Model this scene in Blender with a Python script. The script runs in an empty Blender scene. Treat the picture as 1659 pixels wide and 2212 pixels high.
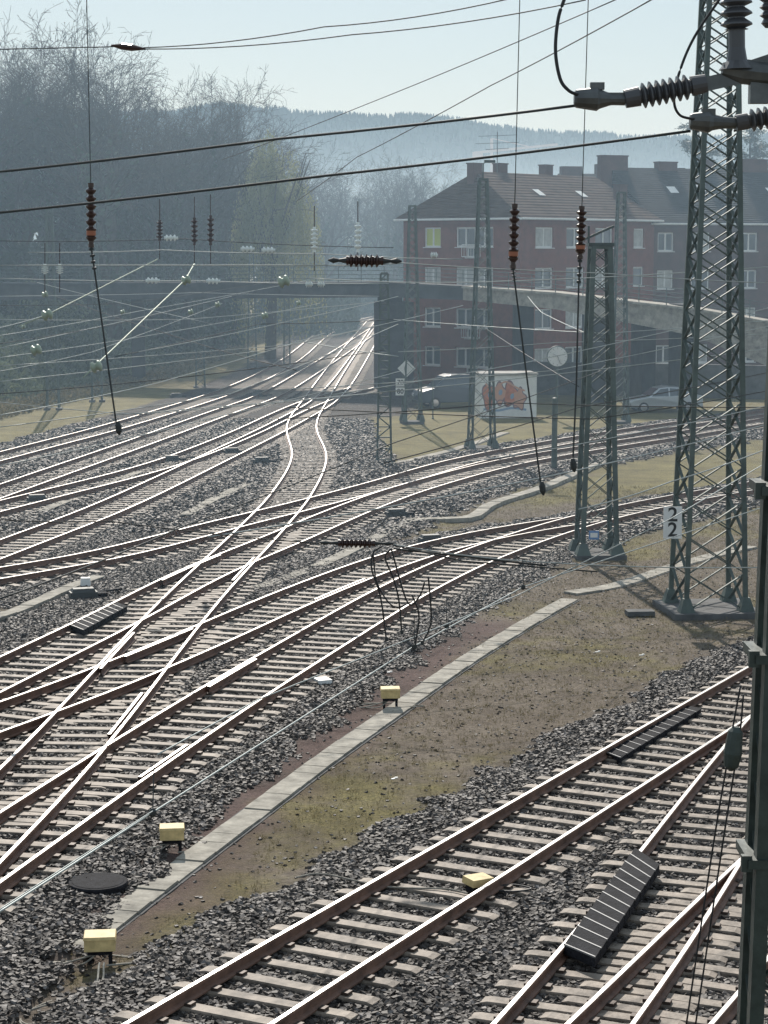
import bpy, math, random
import numpy as np
from mathutils import Vector, Matrix, kdtree, noise
random.seed(7)
rnd = random.Random(11)
S = bpy.context.scene
HAZE = 0.00165
# ------------------------------------------------------------------ camera calibration
H = 9.2; F = 4470.0; CX = 829.5; CY = 1106.0
TH = math.atan(566 / F); ST, CT = math.sin(TH), math.cos(TH)
cam = bpy.data.cameras.new("camera"); camo = bpy.data.objects.new("camera", cam)
S.collection.objects.link(camo); S.camera = camo
camo.location = (0, 0, H); camo.rotation_euler = (math.pi / 2 - TH, 0, 0)
cam.sensor_fit = 'HORIZONTAL'; cam.sensor_width = 36; cam.lens = 36 * F / 1659
cam.clip_start = 0.5; cam.clip_end = 6000
def G(px, py, z=0.0):
    u = (px - CX) / F; v = (py - CY) / F
    t = (H - z) / (ST + v * CT)
    return Vector((u * t, (CT - v * ST) * t, z))
def W(px, py, D):
    u = (px - CX) / F; v = (py - CY) / F
    t = D / (CT - v * ST)
    return Vector((u * t, D, H - (ST + v * CT) * t))
# ------------------------------------------------------------------ world and sun
EL = math.radians(36); AZ = math.radians(-6)
w = bpy.data.worlds.new("World"); S.world = w; w.use_nodes = True
nt = w.node_tree; nt.nodes.clear()
sky = nt.nodes.new('ShaderNodeTexSky'); sky.sky_type = 'NISHITA'; sky.sun_disc = False
sky.sun_elevation = EL; sky.sun_rotation = AZ; sky.air_density = 1.2; sky.dust_density = 0.5; sky.ozone_density = 3.5
bg = nt.nodes.new('ShaderNodeBackground'); bg.inputs[1].default_value = 0.085
ow = nt.nodes.new('ShaderNodeOutputWorld')
wm = nt.nodes.new('ShaderNodeMix'); wm.data_type = 'RGBA'; wm.inputs[0].default_value = 0.6; wm.inputs[7].default_value = (6.7, 8.0, 8.8, 1)
nt.links.new(sky.outputs[0], wm.inputs[6]); nt.links.new(wm.outputs[2], bg.inputs[0]); nt.links.new(bg.outputs[0], ow.inputs[0])
sd = Vector((math.sin(AZ) * math.cos(EL), math.cos(AZ) * math.cos(EL), math.sin(EL)))
sl = bpy.data.lights.new("sun", 'SUN'); sl.energy = 5.0; sl.angle = math.radians(0.5); sl.color = (1, 0.95, 0.87)
so = bpy.data.objects.new("sun", sl); S.collection.objects.link(so)
so.rotation_euler = sd.to_track_quat('Z', 'Y').to_euler(); so.location = (0, 60, 80)
S.view_settings.view_transform = 'Standard'; S.view_settings.look = 'None'; S.view_settings.exposure = 0
# ------------------------------------------------------------------ materials
def mat(name, col, rough=0.75, metal=0.0, nscale=0, namt=0.3, bump=0, bscale=None, spec=0.5, trans=0):
    m = bpy.data.materials.new(name); m.use_nodes = True
    n = m.node_tree.nodes; l = m.node_tree.links
    b = n['Principled BSDF']
    b.inputs['Base Color'].default_value = (*col, 1); b.inputs['Roughness'].default_value = rough
    b.inputs['Metallic'].default_value = metal; b.inputs['Specular IOR Level'].default_value = spec
    if nscale:
        tc = n.new('ShaderNodeTexCoord'); t = n.new('ShaderNodeTexNoise')
        t.inputs['Scale'].default_value = nscale; t.inputs['Detail'].default_value = 6; t.inputs['Roughness'].default_value = 0.65
        l.new(tc.outputs['Object'], t.inputs['Vector'])
        r = n.new('ShaderNodeValToRGB'); r.color_ramp.elements[0].position = 0.3; r.color_ramp.elements[1].position = 0.7
        r.color_ramp.elements[0].color = (*[c * (1 - namt) for c in col], 1)
        r.color_ramp.elements[1].color = (*[min(1, c * (1 + namt)) for c in col], 1)
        l.new(t.outputs[0], r.inputs[0]); l.new(r.outputs[0], b.inputs['Base Color'])
        if bump:
            t2 = n.new('ShaderNodeTexNoise'); t2.inputs['Scale'].default_value = bscale or nscale * 4; t2.inputs['Detail'].default_value = 4
            l.new(tc.outputs['Object'], t2.inputs['Vector'])
            bp = n.new('ShaderNodeBump'); bp.inputs['Strength'].default_value = bump; bp.inputs['Distance'].default_value = 0.02
            l.new(t2.outputs[0], bp.inputs['Height']); l.new(bp.outputs[0], b.inputs['Normal'])
    return m
def leafmat(name, c1, c2, rough=0.5, trans=0.35):
    m = bpy.data.materials.new(name); m.use_nodes = True
    n = m.node_tree.nodes; l = m.node_tree.links; b = n['Principled BSDF']; out = n['Material Output']
    tc = n.new('ShaderNodeTexCoord'); t = n.new('ShaderNodeTexNoise'); t.inputs['Scale'].default_value = 0.8; t.inputs['Detail'].default_value = 8
    l.new(tc.outputs['Object'], t.inputs['Vector'])
    r = n.new('ShaderNodeValToRGB'); r.color_ramp.elements[0].position = 0.35; r.color_ramp.elements[1].position = 0.65
    r.color_ramp.elements[0].color = (*c1, 1); r.color_ramp.elements[1].color = (*c2, 1)
    l.new(t.outputs[0], r.inputs[0]); l.new(r.outputs[0], b.inputs['Base Color']); b.inputs['Roughness'].default_value = rough
    tr = n.new('ShaderNodeBsdfTranslucent'); l.new(r.outputs[0], tr.inputs[0])
    mx = n.new('ShaderNodeMixShader'); mx.inputs[0].default_value = trans
    l.new(b.outputs[0], mx.inputs[1]); l.new(tr.outputs[0], mx.inputs[2]); l.new(mx.outputs[0], out.inputs[0])
    return m
def diffmat(name, col, ns=.02):
    m = bpy.data.materials.new(name); m.use_nodes = True
    n = m.node_tree.nodes; l = m.node_tree.links; n.remove(n['Principled BSDF'])
    d = n.new('ShaderNodeBsdfDiffuse'); tc = n.new('ShaderNodeTexCoord'); t = n.new('ShaderNodeTexNoise'); t.inputs['Scale'].default_value = ns; t.inputs['Detail'].default_value = 6
    l.new(tc.outputs['Object'], t.inputs['Vector']); r = n.new('ShaderNodeValToRGB'); r.color_ramp.elements[0].position = .35; r.color_ramp.elements[1].position = .65
    r.color_ramp.elements[0].color = (*[c * .7 for c in col], 1); r.color_ramp.elements[1].color = (*[c * 1.3 for c in col], 1)
    l.new(t.outputs[0], r.inputs[0]); l.new(r.outputs[0], d.inputs[0]); l.new(d.outputs[0], n['Material Output'].inputs[0]); return m
M_sleeper = mat('sleeper_concrete', (0.26, 0.215, 0.175), 0.65, 0, 4, 0.55, 0.5, spec=.3)
M_railtop = mat('rail_polished', (0.56, 0.545, 0.53), 0.38, 1.0)
M_railside = mat('rail_rust', (0.18, 0.10, 0.07), 0.65, 0.0, 3, 0.45)
M_fast = mat('fastener', (0.07, 0.05, 0.04), 0.6, 0.3)
M_slab = mat('trough_concrete', (0.33, 0.305, 0.26), 0.85, 0, 3, 0.45, 0.6, spec=.25)
M_conc = mat('concrete', (0.30, 0.29, 0.27), 0.85, 0, 1.2, 0.3, 0.4)
M_concd = mat('concrete_dark', (0.11, 0.11, 0.11), 0.9, 0, 1.5, 0.4, 0.4)
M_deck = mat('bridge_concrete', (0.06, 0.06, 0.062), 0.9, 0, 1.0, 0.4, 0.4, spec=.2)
M_mast = mat('mast_paint', (0.08, 0.105, 0.093), 0.55, 0.1, 2, 0.35)
M_mastd = mat('mast_paint_dark', (0.045, 0.06, 0.053), 0.5, 0.1, 4, 0.4, 0.2)
M_wire = mat('wire_metal', (0.38, 0.41, 0.40), 0.5, 0.5)
M_wired = mat('wire_dark', (0.035, 0.04, 0.04), 0.6, 0.1)
M_rubber = mat('cable_black', (0.015, 0.015, 0.017), 0.5)
M_insul = mat('insulator_brown', (0.05, 0.027, 0.023), 0.2)
M_insulg = mat('insulator_grey', (0.075, 0.075, 0.08), 0.35)
M_insulw = mat('insulator_glass', (0.75, 0.8, 0.78), 0.08)
M_galv = mat('galvanised', (0.12, 0.125, 0.125), 0.45, 0.6, 5, 0.3)
M_green = mat('patina', (0.32, 0.38, 0.30), 0.45, 0.2)
M_yellow = mat('yellow_paint', (0.66, 0.50, 0.24), 0.6, 0, 8, 0.25, spec=.3)
M_white = mat('white_paint', (0.78, 0.78, 0.76), 0.5, 0, 3, 0.08)
M_black = mat('black_paint', (0.02, 0.02, 0.02), 0.5)
M_cover = mat('cover_steel', (0.022, 0.022, 0.026), 0.85, 0.0, 9, 0.5, 0.6, 40, spec=0.15)
M_brick = mat('brick', (0.19, 0.065, 0.045), 0.9, 0, 2.0, 0.25, 0.4, 30, spec=.3)
M_brickd = mat('brick_dark', (0.10, 0.05, 0.04), 0.9, 0, 1.5, 0.25, 0.4, 30, spec=.3)
M_glass = mat('window_glass', (0.05, 0.065, 0.08), 0.05, 0, 0, spec=0.8)
M_curt = mat('curtain', (0.45, 0.45, 0.43), 0.6, 0, 2, 0.3)
M_yblind = mat('blind_yellow', (0.5, 0.55, 0.12), 0.6)
M_bark = mat('bark', (0.085, 0.072, 0.06), 0.95, 0, 3, 0.35, spec=.15)
M_ivy = leafmat('ivy_leaves', (0.025, 0.042, 0.018), (0.06, 0.085, 0.035), 0.45, 0.2)
M_bramble = leafmat('bramble_leaves', (0.05, 0.07, 0.035), (0.22, 0.25, 0.14), 0.28, 0.45)
M_willow = leafmat('willow_leaves', (0.20, 0.21, 0.085), (0.32, 0.32, 0.15), 0.7, 0.4)
M_pine = leafmat('pine_needles', (0.015, 0.03, 0.015), (0.04, 0.065, 0.03), 0.6, 0.15)
M_hill = diffmat('hill_forest_hazed', (0.03, 0.048, 0.05))  # forest colour shifted to blue, part of the distance haze painted in
M_bud = leafmat('twig_buds', (0.12, 0.10, 0.06), (0.2, 0.17, 0.09), 0.7, 0.3)

def roofmat(name, col, s):
    m = mat(name, col, 0.95, 0, 1.3, 0.35, spec=.1)
    n = m.node_tree.nodes; l = m.node_tree.links
    tc = n.new('ShaderNodeTexCoord'); wv = n.new('ShaderNodeTexWave'); wv.bands_direction = 'Z'; wv.inputs['Scale'].default_value = s
    l.new(tc.outputs['Object'], wv.inputs['Vector'])
    bp = n.new('ShaderNodeBump'); bp.inputs['Strength'].default_value = 0.8; bp.inputs['Distance'].default_value = 0.06
    l.new(wv.outputs[1], bp.inputs['Height']); l.new(bp.outputs[0], n['Principled BSDF'].inputs['Normal'])
    return m
M_roof = roofmat('roof_tiles', (0.075, 0.048, 0.036), 1.6)
M_slate = roofmat('roof_slate', (0.032, 0.03, 0.031), 2.0)
# ------------------------------------------------------------------ mesh builder
class MB:
    def __init__(s): s.v = []; s.f = []; s.m = []
    def add(s, vs, fs, mi=0):
        o = len(s.v); s.v.extend([tuple(v) for v in vs])
        for f in fs: s.f.append(tuple(i + o for i in f)); s.m.append(mi)
    def quad(s, a, b, c, d, mi=0): s.add([a, b, c, d], [(0, 1, 2, 3)], mi)
    def box(s, c, size, mi=0, ang=0.0, taper=1.0):
        c = Vector(c); hx, hy, hz = size[0] / 2, size[1] / 2, size[2] / 2
        ca, sa = math.cos(ang), math.sin(ang); vs = []
        for z, k in ((-hz, 1), (hz, taper)):
            for x, y in ((-hx, -hy), (hx, -hy), (hx, hy), (-hx, hy)):
                x *= k; y *= k
                vs.append((c.x + x * ca - y * sa, c.y + x * sa + y * ca, c.z + z))
        s.add(vs, [(3, 2, 1, 0), (4, 5, 6, 7), (0, 1, 5, 4), (1, 2, 6, 5), (2, 3, 7, 6), (3, 0, 4, 7)], mi)
    def basis(s, d):
        d = d.normalized(); up = Vector((0, 0, 1)) if abs(d.z) < 0.95 else Vector((1, 0, 0))
        a = d.cross(up).normalized(); b = a.cross(d).normalized(); return a, b
    def beam(s, p0, p1, w, h, mi=0):
        p0 = Vector(p0); p1 = Vector(p1); a, b = s.basis(p1 - p0); vs = []
        for p in (p0, p1):
            for x, y in ((-1, -1), (1, -1), (1, 1), (-1, 1)): vs.append(p + a * x * w / 2 + b * y * h / 2)
        s.add(vs, [(0, 1, 2, 3), (7, 6, 5, 4), (0, 4, 5, 1), (1, 5, 6, 2), (2, 6, 7, 3), (3, 7, 4, 0)], mi)
    def tube(s, pts, r, n=6, mi=0, cap=True):
        pts = [Vector(p) for p in pts]; k = len(pts)
        rs = r if isinstance(r, (list, tuple)) else [r] * k
        vs = []
        for i, p in enumerate(pts):
            d = pts[min(i + 1, k - 1)] - pts[max(i - 1, 0)]
            if d.length < 1e-6: d = Vector((0, 0, 1))
            a, b = s.basis(d)
            for j in range(n):
                t = 2 * math.pi * j / n; vs.append(p + (a * math.cos(t) + b * math.sin(t)) * rs[i])
        fs = []
        for i in range(k - 1):
            for j in range(n):
                j2 = (j + 1) % n; fs.append((i * n + j, i * n + j2, (i + 1) * n + j2, (i + 1) * n + j))
        if cap: fs.append(tuple(range(n - 1, -1, -1))); fs.append(tuple((k - 1) * n + j for j in range(n)))
        s.add(vs, fs, mi)
    def lathe(s, p0, p1, prof, n=14, mi=0):
        p0 = Vector(p0); p1 = Vector(p1)
        s.tube2([p0.lerp(p1, t) for t, _ in prof], [q for _, q in prof], p1 - p0, n, mi)
    def tube2(s, pts, rs, d, n, mi):
        a, b = s.basis(d); vs = []
        for p, r in zip(pts, rs):
            for j in range(n):
                t = 2 * math.pi * j / n; vs.append(p + (a * math.cos(t) + b * math.sin(t)) * r)
        fs = []; k = len(pts)
        for i in range(k - 1):
            for j in range(n):
                j2 = (j + 1) % n; fs.append((i * n + j, i * n + j2, (i + 1) * n + j2, (i + 1) * n + j))
        fs.append(tuple(range(n - 1, -1, -1))); fs.append(tuple((k - 1) * n + j for j in range(n)))
        s.add(vs, fs, mi)
    def obj(s, name, mats, smooth=False, parent=None, col=None):
        me = bpy.data.meshes.new(name); me.from_pydata(s.v, [], s.f)
        for m in mats: me.materials.append(m)
        me.polygons.foreach_set('material_index', s.m)
        if smooth: me.polygons.foreach_set('use_smooth', [True] * len(s.f))
        me.update(); o = bpy.data.objects.new(name, me); (col or S.collection).objects.link(o)
        if parent: o.parent = parent
        return o
def empty(name):
    e = bpy.data.objects.new(name, None); S.collection.objects.link(e); return e
# ------------------------------------------------------------------ splines
def cat(pts, n=14):
    P = [2 * pts[0] - pts[1]] + pts + [2 * pts[-1] - pts[-2]]; out = []
    for i in range(1, len(P) - 2):
        for k in range(n):
            t = k / n; a, b, c, d = P[i - 1:i + 3]
            out.append(0.5 * ((2 * b) + (c - a) * t + (2 * a - 5 * b + 4 * c - d) * t * t + (-a + 3 * b - 3 * c + d) * t ** 3))
    out.append(P[-2]); return out
def resample(pts, step):
    out = [pts[0].copy()]; acc = 0.0
    for a, b in zip(pts, pts[1:]):
        L = (b - a).length
        if L < 1e-9: continue
        while acc + L >= step:
            t = (step - acc); a = a + (b - a) * (t / L); out.append(a.copy()); L = (b - a).length; acc = 0.0
            if L < 1e-9: break
        acc += L
    return out
def path(px, side=None, z=0.3, ext0=0, ext1=0, step=0.6, sm=8):
    P = [G(a, b, z) for a, b in px]
    P = [Vector((p.x, p.y)) for p in P]
    C = resample(cat(P), step)
    for _ in range(sm):
        C = [C[0]] + [(C[i - 1] + C[i] * 2 + C[i + 1]) / 4 for i in range(1, len(C) - 1)] + [C[-1]]
    if ext0:
        d = (C[0] - C[3]).normalized(); C = [C[0] + d * step * k for k in range(int(ext0 / step), 0, -1)] + C
    if ext1:
        d = (C[-1] - C[-4]).normalized(); C = C + [C[-1] + d * step * k for k in range(1, int(ext1 / step) + 1)]
    if side:
        out = []
        for i, p in enumerate(C):
            d = (C[min(i + 1, len(C) - 1)] - C[max(i - 1, 0)]).normalized()
            n = Vector((d.y, -d.x)) * (0.75 if side == 'L' else -0.75); out.append(p + n)
        C = out
    return C
RAIL = [(-.07, 0), (-.07, .02), (-.014, .04), (-.014, .11), (-.037, .122), (-.037, .155), (-.028, .163), (.028, .163), (.037, .155), (.037, .122), (.014, .11), (.014, .04), (.07, .02), (.07, 0)]
def rail(mb, C, off, z, topm=0, sidem=1):
    n = len(RAIL); vs = []
    for i, p in enumerate(C):
        d = (C[min(i + 1, len(C) - 1)] - C[max(i - 1, 0)]).normalized(); nn = Vector((d.y, -d.x))
        for x, h in RAIL:
            q = p + nn * (off + x); vs.append((q.x, q.y, z + h))
    o = len(mb.v); mb.v.extend(vs)
    for i in range(len(C) - 1):
        for j in range(n - 1):
            mb.f.append((o + i * n + j, o + (i + 1) * n + j, o + (i + 1) * n + j + 1, o + i * n + j + 1))
            mb.m.append(topm if j == 6 else sidem)
placed = []
TR = {}
def track(key, px, side, idx, ext0=8, ext1=0, near=True, thr=2.4):
    C = path(px, side, 0.33, ext0, ext1); TR[key] = (C, thr)
    mb = MB(); zr = 0.17
    CR = C[::2] + ([C[-1]] if len(C) % 2 == 0 else [])
    for off in (-0.75, 0.75): rail(mb, CR, off, zr - idx * 0.0017)
    mine = []
    for i in range(len(C)):
        p = C[i]
        if any((p - q).length_squared < 0.55 for q in placed): continue
        mine.append(p); d = (C[min(i + 1, len(C) - 1)] - C[max(i - 1, 0)]).normalized()
        a = math.atan2(d.y, d.x) + rnd.uniform(-.02, .02)
        zt = 0.172 - idx * 0.0031
        nn = Vector((d.y, -d.x)); jit = rnd.uniform(-.05, .05)
        c = p + nn * jit; wd_ = rnd.uniform(.20, .24)
        mb.box((c.x, c.y, zt - 0.09), (wd_, 2.5, 0.14), 2, a)
        mb.box((c.x, c.y, zt - 0.01), (wd_, 2.5, 0.02), 2, a, 0.93)
        if near and p.y < 75:
            for off in (-0.75, 0.75):
                for s_ in (-.125, .125):
                    q = p + nn * (off + s_); mb.box((q.x, q.y, zt + 0.018), (0.12, 0.09, 0.045), 3, a)
    placed.extend(mine[::1])
    return mb.obj('railway_track', [M_railtop, M_railside, M_sleeper, M_fast])
track('T1', [(270, 2212), (560, 2043), (900, 1850), (1240, 1655), (1590, 1455), (1800, 1338)], 'L', 0, 8, 8)
track('T3', [(1225, 2212), (1400, 2045), (1600, 1855), (1760, 1712)], 'L', 1, 8, 14)
track('T2', [(1065, 2212), (1215, 2045), (1360, 1868), (1480, 1715), (1600, 1570), (1710, 1450)], 'L', 2, 8, 5)
track('M1', [(0, 1905), (300, 1690), (570, 1505), (760, 1383), (930, 1278), (1090, 1200), (1290, 1130), (1480, 1085), (1700, 1045)], 'R', 0, 12, 25)
track('S', [(-100, 1850), (75, 1680), (210, 1530), (345, 1370), (440, 1265), (560, 1145), (632, 1062), (668, 985), (652, 915), (690, 850), (745, 770), (800, 700)], None, 3, 8, 12, thr=3.6)
track('M3', [(0, 1580), (250, 1488), (480, 1390), (700, 1290), (880, 1218), (1010, 1178), (1150, 1148), (1300, 1124)], 'R', 4, 12, 0, thr=2.6)
track('N', [(0, 1455), (240, 1338), (440, 1235), (620, 1160), (760, 1100), (900, 1050), (1100, 997), (1300, 962), (1480, 935), (1700, 900)], None, 1, 12, 30, thr=3.2)
track('P', [(0, 1225), (200, 1190), (440, 1130), (640, 1082), (800, 1040), (960, 995), (1150, 957), (1400, 918), (1700, 878)], 'L', 2, 15, 30, thr=3.2)
track('Q', [(0, 1165), (200, 1090), (400, 1000), (600, 905), (690, 850), (755, 772), (812, 690)], 'L', 4, 15, 12, False, 5.5)
track('R', [(0, 1045), (250, 960), (440, 893), (560, 850), (650, 800), (740, 745), (830, 690)], 'L', 5, 15, 10, False, 5)
track('U', [(0, 975), (250, 910), (490, 835), (610, 775), (700, 712), (800, 684)], 'L', 6, 15, 10, False, 3.4)
track('V', [(0, 1080), (300, 1005), (480, 940), (640, 870), (760, 835)], 'L', 7, 15, 0, False, 5)
mb = MB()
for key, off, y0_, y1_ in (('M1', .64, 34, 37), ('M1', -.64, 41, 44.5), ('M3', -.64, 44, 48), ('M3', .64, 52, 56), ('S', .64, 37, 41), ('S', -.64, 43, 48), ('S', .64, 55, 60), ('N', -.64, 55, 60), ('T2', .64, 32.5, 35.5), ('T3', -.64, 31, 33.5), ('T1', .64, 41, 43.5)):
    C = [p for p in TR[key][0] if y0_ < p.y < y1_]
    rail(mb, C, off, .1755)
mb.obj('check_rails', [M_railtop, M_railside])

# ------------------------------------------------------------------ ground sheet
TPX = [(-60, 2215), (0, 2170), (200, 2015), (420, 1850), (560, 1745), (700, 1640), (860, 1528), (1000, 1430), (1130, 1350), (1238, 1288)]
kA = []
for k, (C, thr) in TR.items():
    for p in C[::2]: kA.append((p.x, p.y, thr))
kt = kdtree.KDTree(len(kA))
for i, (x, y, t) in enumerate(kA): kt.insert((x, y, 0), i)
kt.balance()
red = [Vector((q.x, q.y)) for q in path([(100, 2040), (380, 1840), (600, 1640), (780, 1510), (940, 1400), (1020, 1350)], None, 0, 0, 0, 1.0, 1)]
ys = [-60, -30, 0, 10]; y = 14.0
while y < 330: ys.append(y); y *= 1.0065 if y < 130 else 1.012
ys += [360, 420, 500, 650, 900, 1300, 1900, 2800, 4500]
NC = 420
verts = []; zone = []
fz = lambda x, y, s: noise.noise(Vector((x * s, y * s, 0.3)))
for y in ys:
    hw = 26 + 0.42 * max(y, 0) if y < 400 else 0.7 * y
    for j in range(NC + 1):
        s_ = (j / NC) * 2 - 1; x = hw * (0.55 * s_ + 0.45 * s_ ** 3)
        b = 0.0; g = 0.27; r = 0.0; z = 0.0
        if 12 < y < 330:
            _, i, d = kt.find((x, y, 0)); t = kA[i][2]
            d += fz(x, y, 1.3) * 0.45 + fz(x, y, 5) * 0.15
            b = min(1, max(0, (t + 0.25 - d) / 0.5)); hb = min(1, max(0, (min(t, 3.6) + 0.3 - d) / 0.9))
            z = 0.115 * hb + 0.014 * fz(x, y, 4) * (1 if y < 90 else 0)
            if y > 78: g += 0.25
            if y > 98 and x > 0: g += .25
            if x < -9 and y > 85: g = 0.9
            if y < 62 and x < 5:
                dr = min((Vector((x, y)) - q).length for q in red); r = min(1, max(0, 1.5 - dr / (1.1 + fz(x, y, .8) * .6)))
            g += 0.5 * fz(x, y, 0.22) + .15 * fz(x, y, .9)
        verts.append((x, y, z)); zone.append((b, max(0, min(1, g)), r, 1))
W1 = NC + 1; faces = []
for i in range(len(ys) - 1):
    for j in range(NC):
        faces.append((i * W1 + j, i * W1 + j + 1, (i + 1) * W1 + j + 1, (i + 1) * W1 + j))
me = bpy.data.meshes.new('ground'); me.from_pydata(verts, [], faces)
ca = me.color_attributes.new('zone', 'FLOAT_COLOR', 'POINT'); ca.data.foreach_set('color', [c for z in zone for c in z])
me.polygons.foreach_set('use_smooth', [True] * len(faces))
gm = bpy.data.materials.new('ground_ballast_soil'); gm.use_nodes = True
n = gm.node_tree.nodes; l = gm.node_tree.links; b = n['Principled BSDF']; b.inputs['Roughness'].default_value = 0.85; b.inputs['Specular IOR Level'].default_value = .2
tc = n.new('ShaderNodeTexCoord'); at = n.new('ShaderNodeVertexColor'); at.layer_name = 'zone'
sp = n.new('ShaderNodeSeparateColor'); l.new(at.outputs[0], sp.inputs[0])
vo = n.new('ShaderNodeTexVoronoi'); vo.inputs['Scale'].default_value = 17; l.new(tc.outputs['Object'], vo.inputs['Vector'])
sc = n.new('ShaderNodeSeparateColor'); l.new(vo.outputs['Color'], sc.inputs[0])
r1 = n.new('ShaderNodeValToRGB'); l.new(sc.outputs[0], r1.inputs[0])
r1.color_ramp.elements[0].color = (0.018, 0.016, 0.015, 1); r1.color_ramp.elements[1].color = (0.17, 0.155, 0.15, 1)
e = r1.color_ramp.elements.new(0.65); e.color = (0.055, 0.046, 0.041, 1)
def noi(sc_, det=6):
    t = n.new('ShaderNodeTexNoise'); t.inputs['Scale'].default_value = sc_; t.inputs['Detail'].default_value = det; t.inputs['Roughness'].default_value = 0.7
    l.new(tc.outputs['Object'], t.inputs['Vector']); return t
def ramp(src, a, ca_, b_, cb_):
    r = n.new('ShaderNodeValToRGB'); r.color_ramp.elements[0].position = a; r.color_ramp.elements[1].position = b_
    r.color_ramp.elements[0].color = (*ca_, 1); r.color_ramp.elements[1].color = (*cb_, 1); l.new(src, r.inputs[0]); return r
def mix(f, a, b_):
    m = n.new('ShaderNodeMix'); m.data_type = 'RGBA'
    if isinstance(f, float): m.inputs[0].default_value = f
    else: l.new(f, m.inputs[0])
    l.new(a, m.inputs[6]); l.new(b_, m.inputs[7]); return m.outputs[2]
soil = ramp(noi(9).outputs[0], 0.3, (0.085, 0.072, 0.057), 0.7, (0.27, 0.225, 0.175))
grass = ramp(noi(14).outputs[0], 0.3, (0.075, 0.077, 0.03), 0.72, (0.32, 0.27, 0.11))
reds = ramp(noi(11).outputs[0], 0.3, (0.055, 0.036, 0.034), 0.7, (0.18, 0.12, 0.105))
gn = noi(0.9, 8); ma = n.new('ShaderNodeMath'); ma.operation = 'ADD'; l.new(gn.outputs[0], ma.inputs[0]); l.new(sp.outputs[1], ma.inputs[1])
gr = ramp(ma.outputs[0], 0.72, (0, 0, 0), 1.0, (1, 1, 1))
c1 = mix(gr.outputs[0], soil.outputs[0], grass.outputs[0]); c2 = mix(sp.outputs[2], c1, reds.outputs[0])
c3 = mix(sp.outputs[0], c2, r1.outputs[0])
big = ramp(noi(0.55, 7).outputs[0], 0.32, (0.58, 0.53, 0.49), 0.68, (1.25, 1.22, 1.2))
mm = n.new('ShaderNodeMix'); mm.data_type = 'RGBA'; mm.blend_type = 'MULTIPLY'; mm.inputs[0].default_value = 1.0
l.new(c3, mm.inputs[6]); l.new(big.outputs[0], mm.inputs[7]); l.new(mm.outputs[2], b.inputs['Base Color'])
bp = n.new('ShaderNodeBump'); bp.inputs['Strength'].default_value = 1.0; bp.inputs['Distance'].default_value = 0.05
bb = noi(30, 3); hm = n.new('ShaderNodeMix'); hm.data_type = 'FLOAT'
l.new(sp.outputs[0], hm.inputs[0]); l.new(bb.outputs[0], hm.inputs[2]); l.new(vo.outputs['Distance'], hm.inputs[3])
l.new(hm.outputs[0], bp.inputs['Height']); l.new(bp.outputs[0], b.inputs['Normal'])
me.materials.append(gm)
ground = bpy.data.objects.new('ground', me); S.collection.objects.link(ground)

# ------------------------------------------------------------------ gravel and tufts (instanced)
def scatter(name, sel, coll, density, smin, smax, seed):
    fs = [f for f in faces if sel(f)]
    used = {}; vv = []; ff = []
    for f in fs:
        q = []
        for i in f:
            if i not in used: used[i] = len(vv); vv.append(verts[i])
            q.append(used[i])
        ff.append(q)
    me = bpy.data.meshes.new(name); me.from_pydata(vv, [], ff)
    o = bpy.data.objects.new(name, me); S.collection.objects.link(o)
    ng = bpy.data.node_groups.new(name + '_nodes', 'GeometryNodeTree')
    ng.interface.new_socket('Geometry', in_out='INPUT', socket_type='NodeSocketGeometry')
    ng.interface.new_socket('Geometry', in_out='OUTPUT', socket_type='NodeSocketGeometry')
    N = ng.nodes; L = ng.links
    gi = N.new('NodeGroupInput'); go = N.new('NodeGroupOutput')
    dp = N.new('GeometryNodeDistributePointsOnFaces'); dp.inputs['Density'].default_value = density; dp.inputs['Seed'].default_value = seed
    ci = N.new('GeometryNodeCollectionInfo'); ci.inputs[0].default_value = coll; ci.inputs[1].default_value = True; ci.inputs[2].default_value = True
    ip = N.new('GeometryNodeInstanceOnPoints'); ip.inputs['Pick Instance'].default_value = True
    rv = N.new('FunctionNodeRandomValue'); rv.data_type = 'FLOAT_VECTOR'
    rv.inputs[0].default_value = (0, 0, 0); rv.inputs[1].default_value = (0.6, 0.6, 6.283)
    rs = N.new('FunctionNodeRandomValue'); rs.data_type = 'FLOAT'; rs.inputs[2].default_value = smin; rs.inputs[3].default_value = smax
    L.new(gi.outputs[0], dp.inputs[0]); L.new(dp.outputs[0], ip.inputs[0]); L.new(ci.outputs[0], ip.inputs['Instance'])
    L.new(rv.outputs[0], ip.inputs['Rotation']); L.new(rs.outputs[1], ip.inputs['Scale']); L.new(ip.outputs[0], go.inputs[0])
    md = o.modifiers.new('scatter', 'NODES'); md.node_group = ng
    return o
M_stone = bpy.data.materials.new('ballast_stone'); M_stone.use_nodes = True
n_ = M_stone.node_tree.nodes; l_ = M_stone.node_tree.links
oi = n_.new('ShaderNodeObjectInfo'); rr = n_.new('ShaderNodeValToRGB'); l_.new(oi.outputs['Random'], rr.inputs[0])
rr.color_ramp.elements[0].color = (0.022, 0.019, 0.018, 1); rr.color_ramp.elements[1].color = (0.21, 0.19, 0.18, 1)
e = rr.color_ramp.elements.new(0.72); e.color = (0.07, 0.058, 0.05, 1)
l_.new(rr.outputs[0], n_['Principled BSDF'].inputs['Base Color']); n_['Principled BSDF'].inputs['Roughness'].default_value = 0.62; n_['Principled BSDF'].inputs['Specular IOR Level'].default_value = .35
stones = bpy.data.collections.new('gravel_stones')
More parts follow.
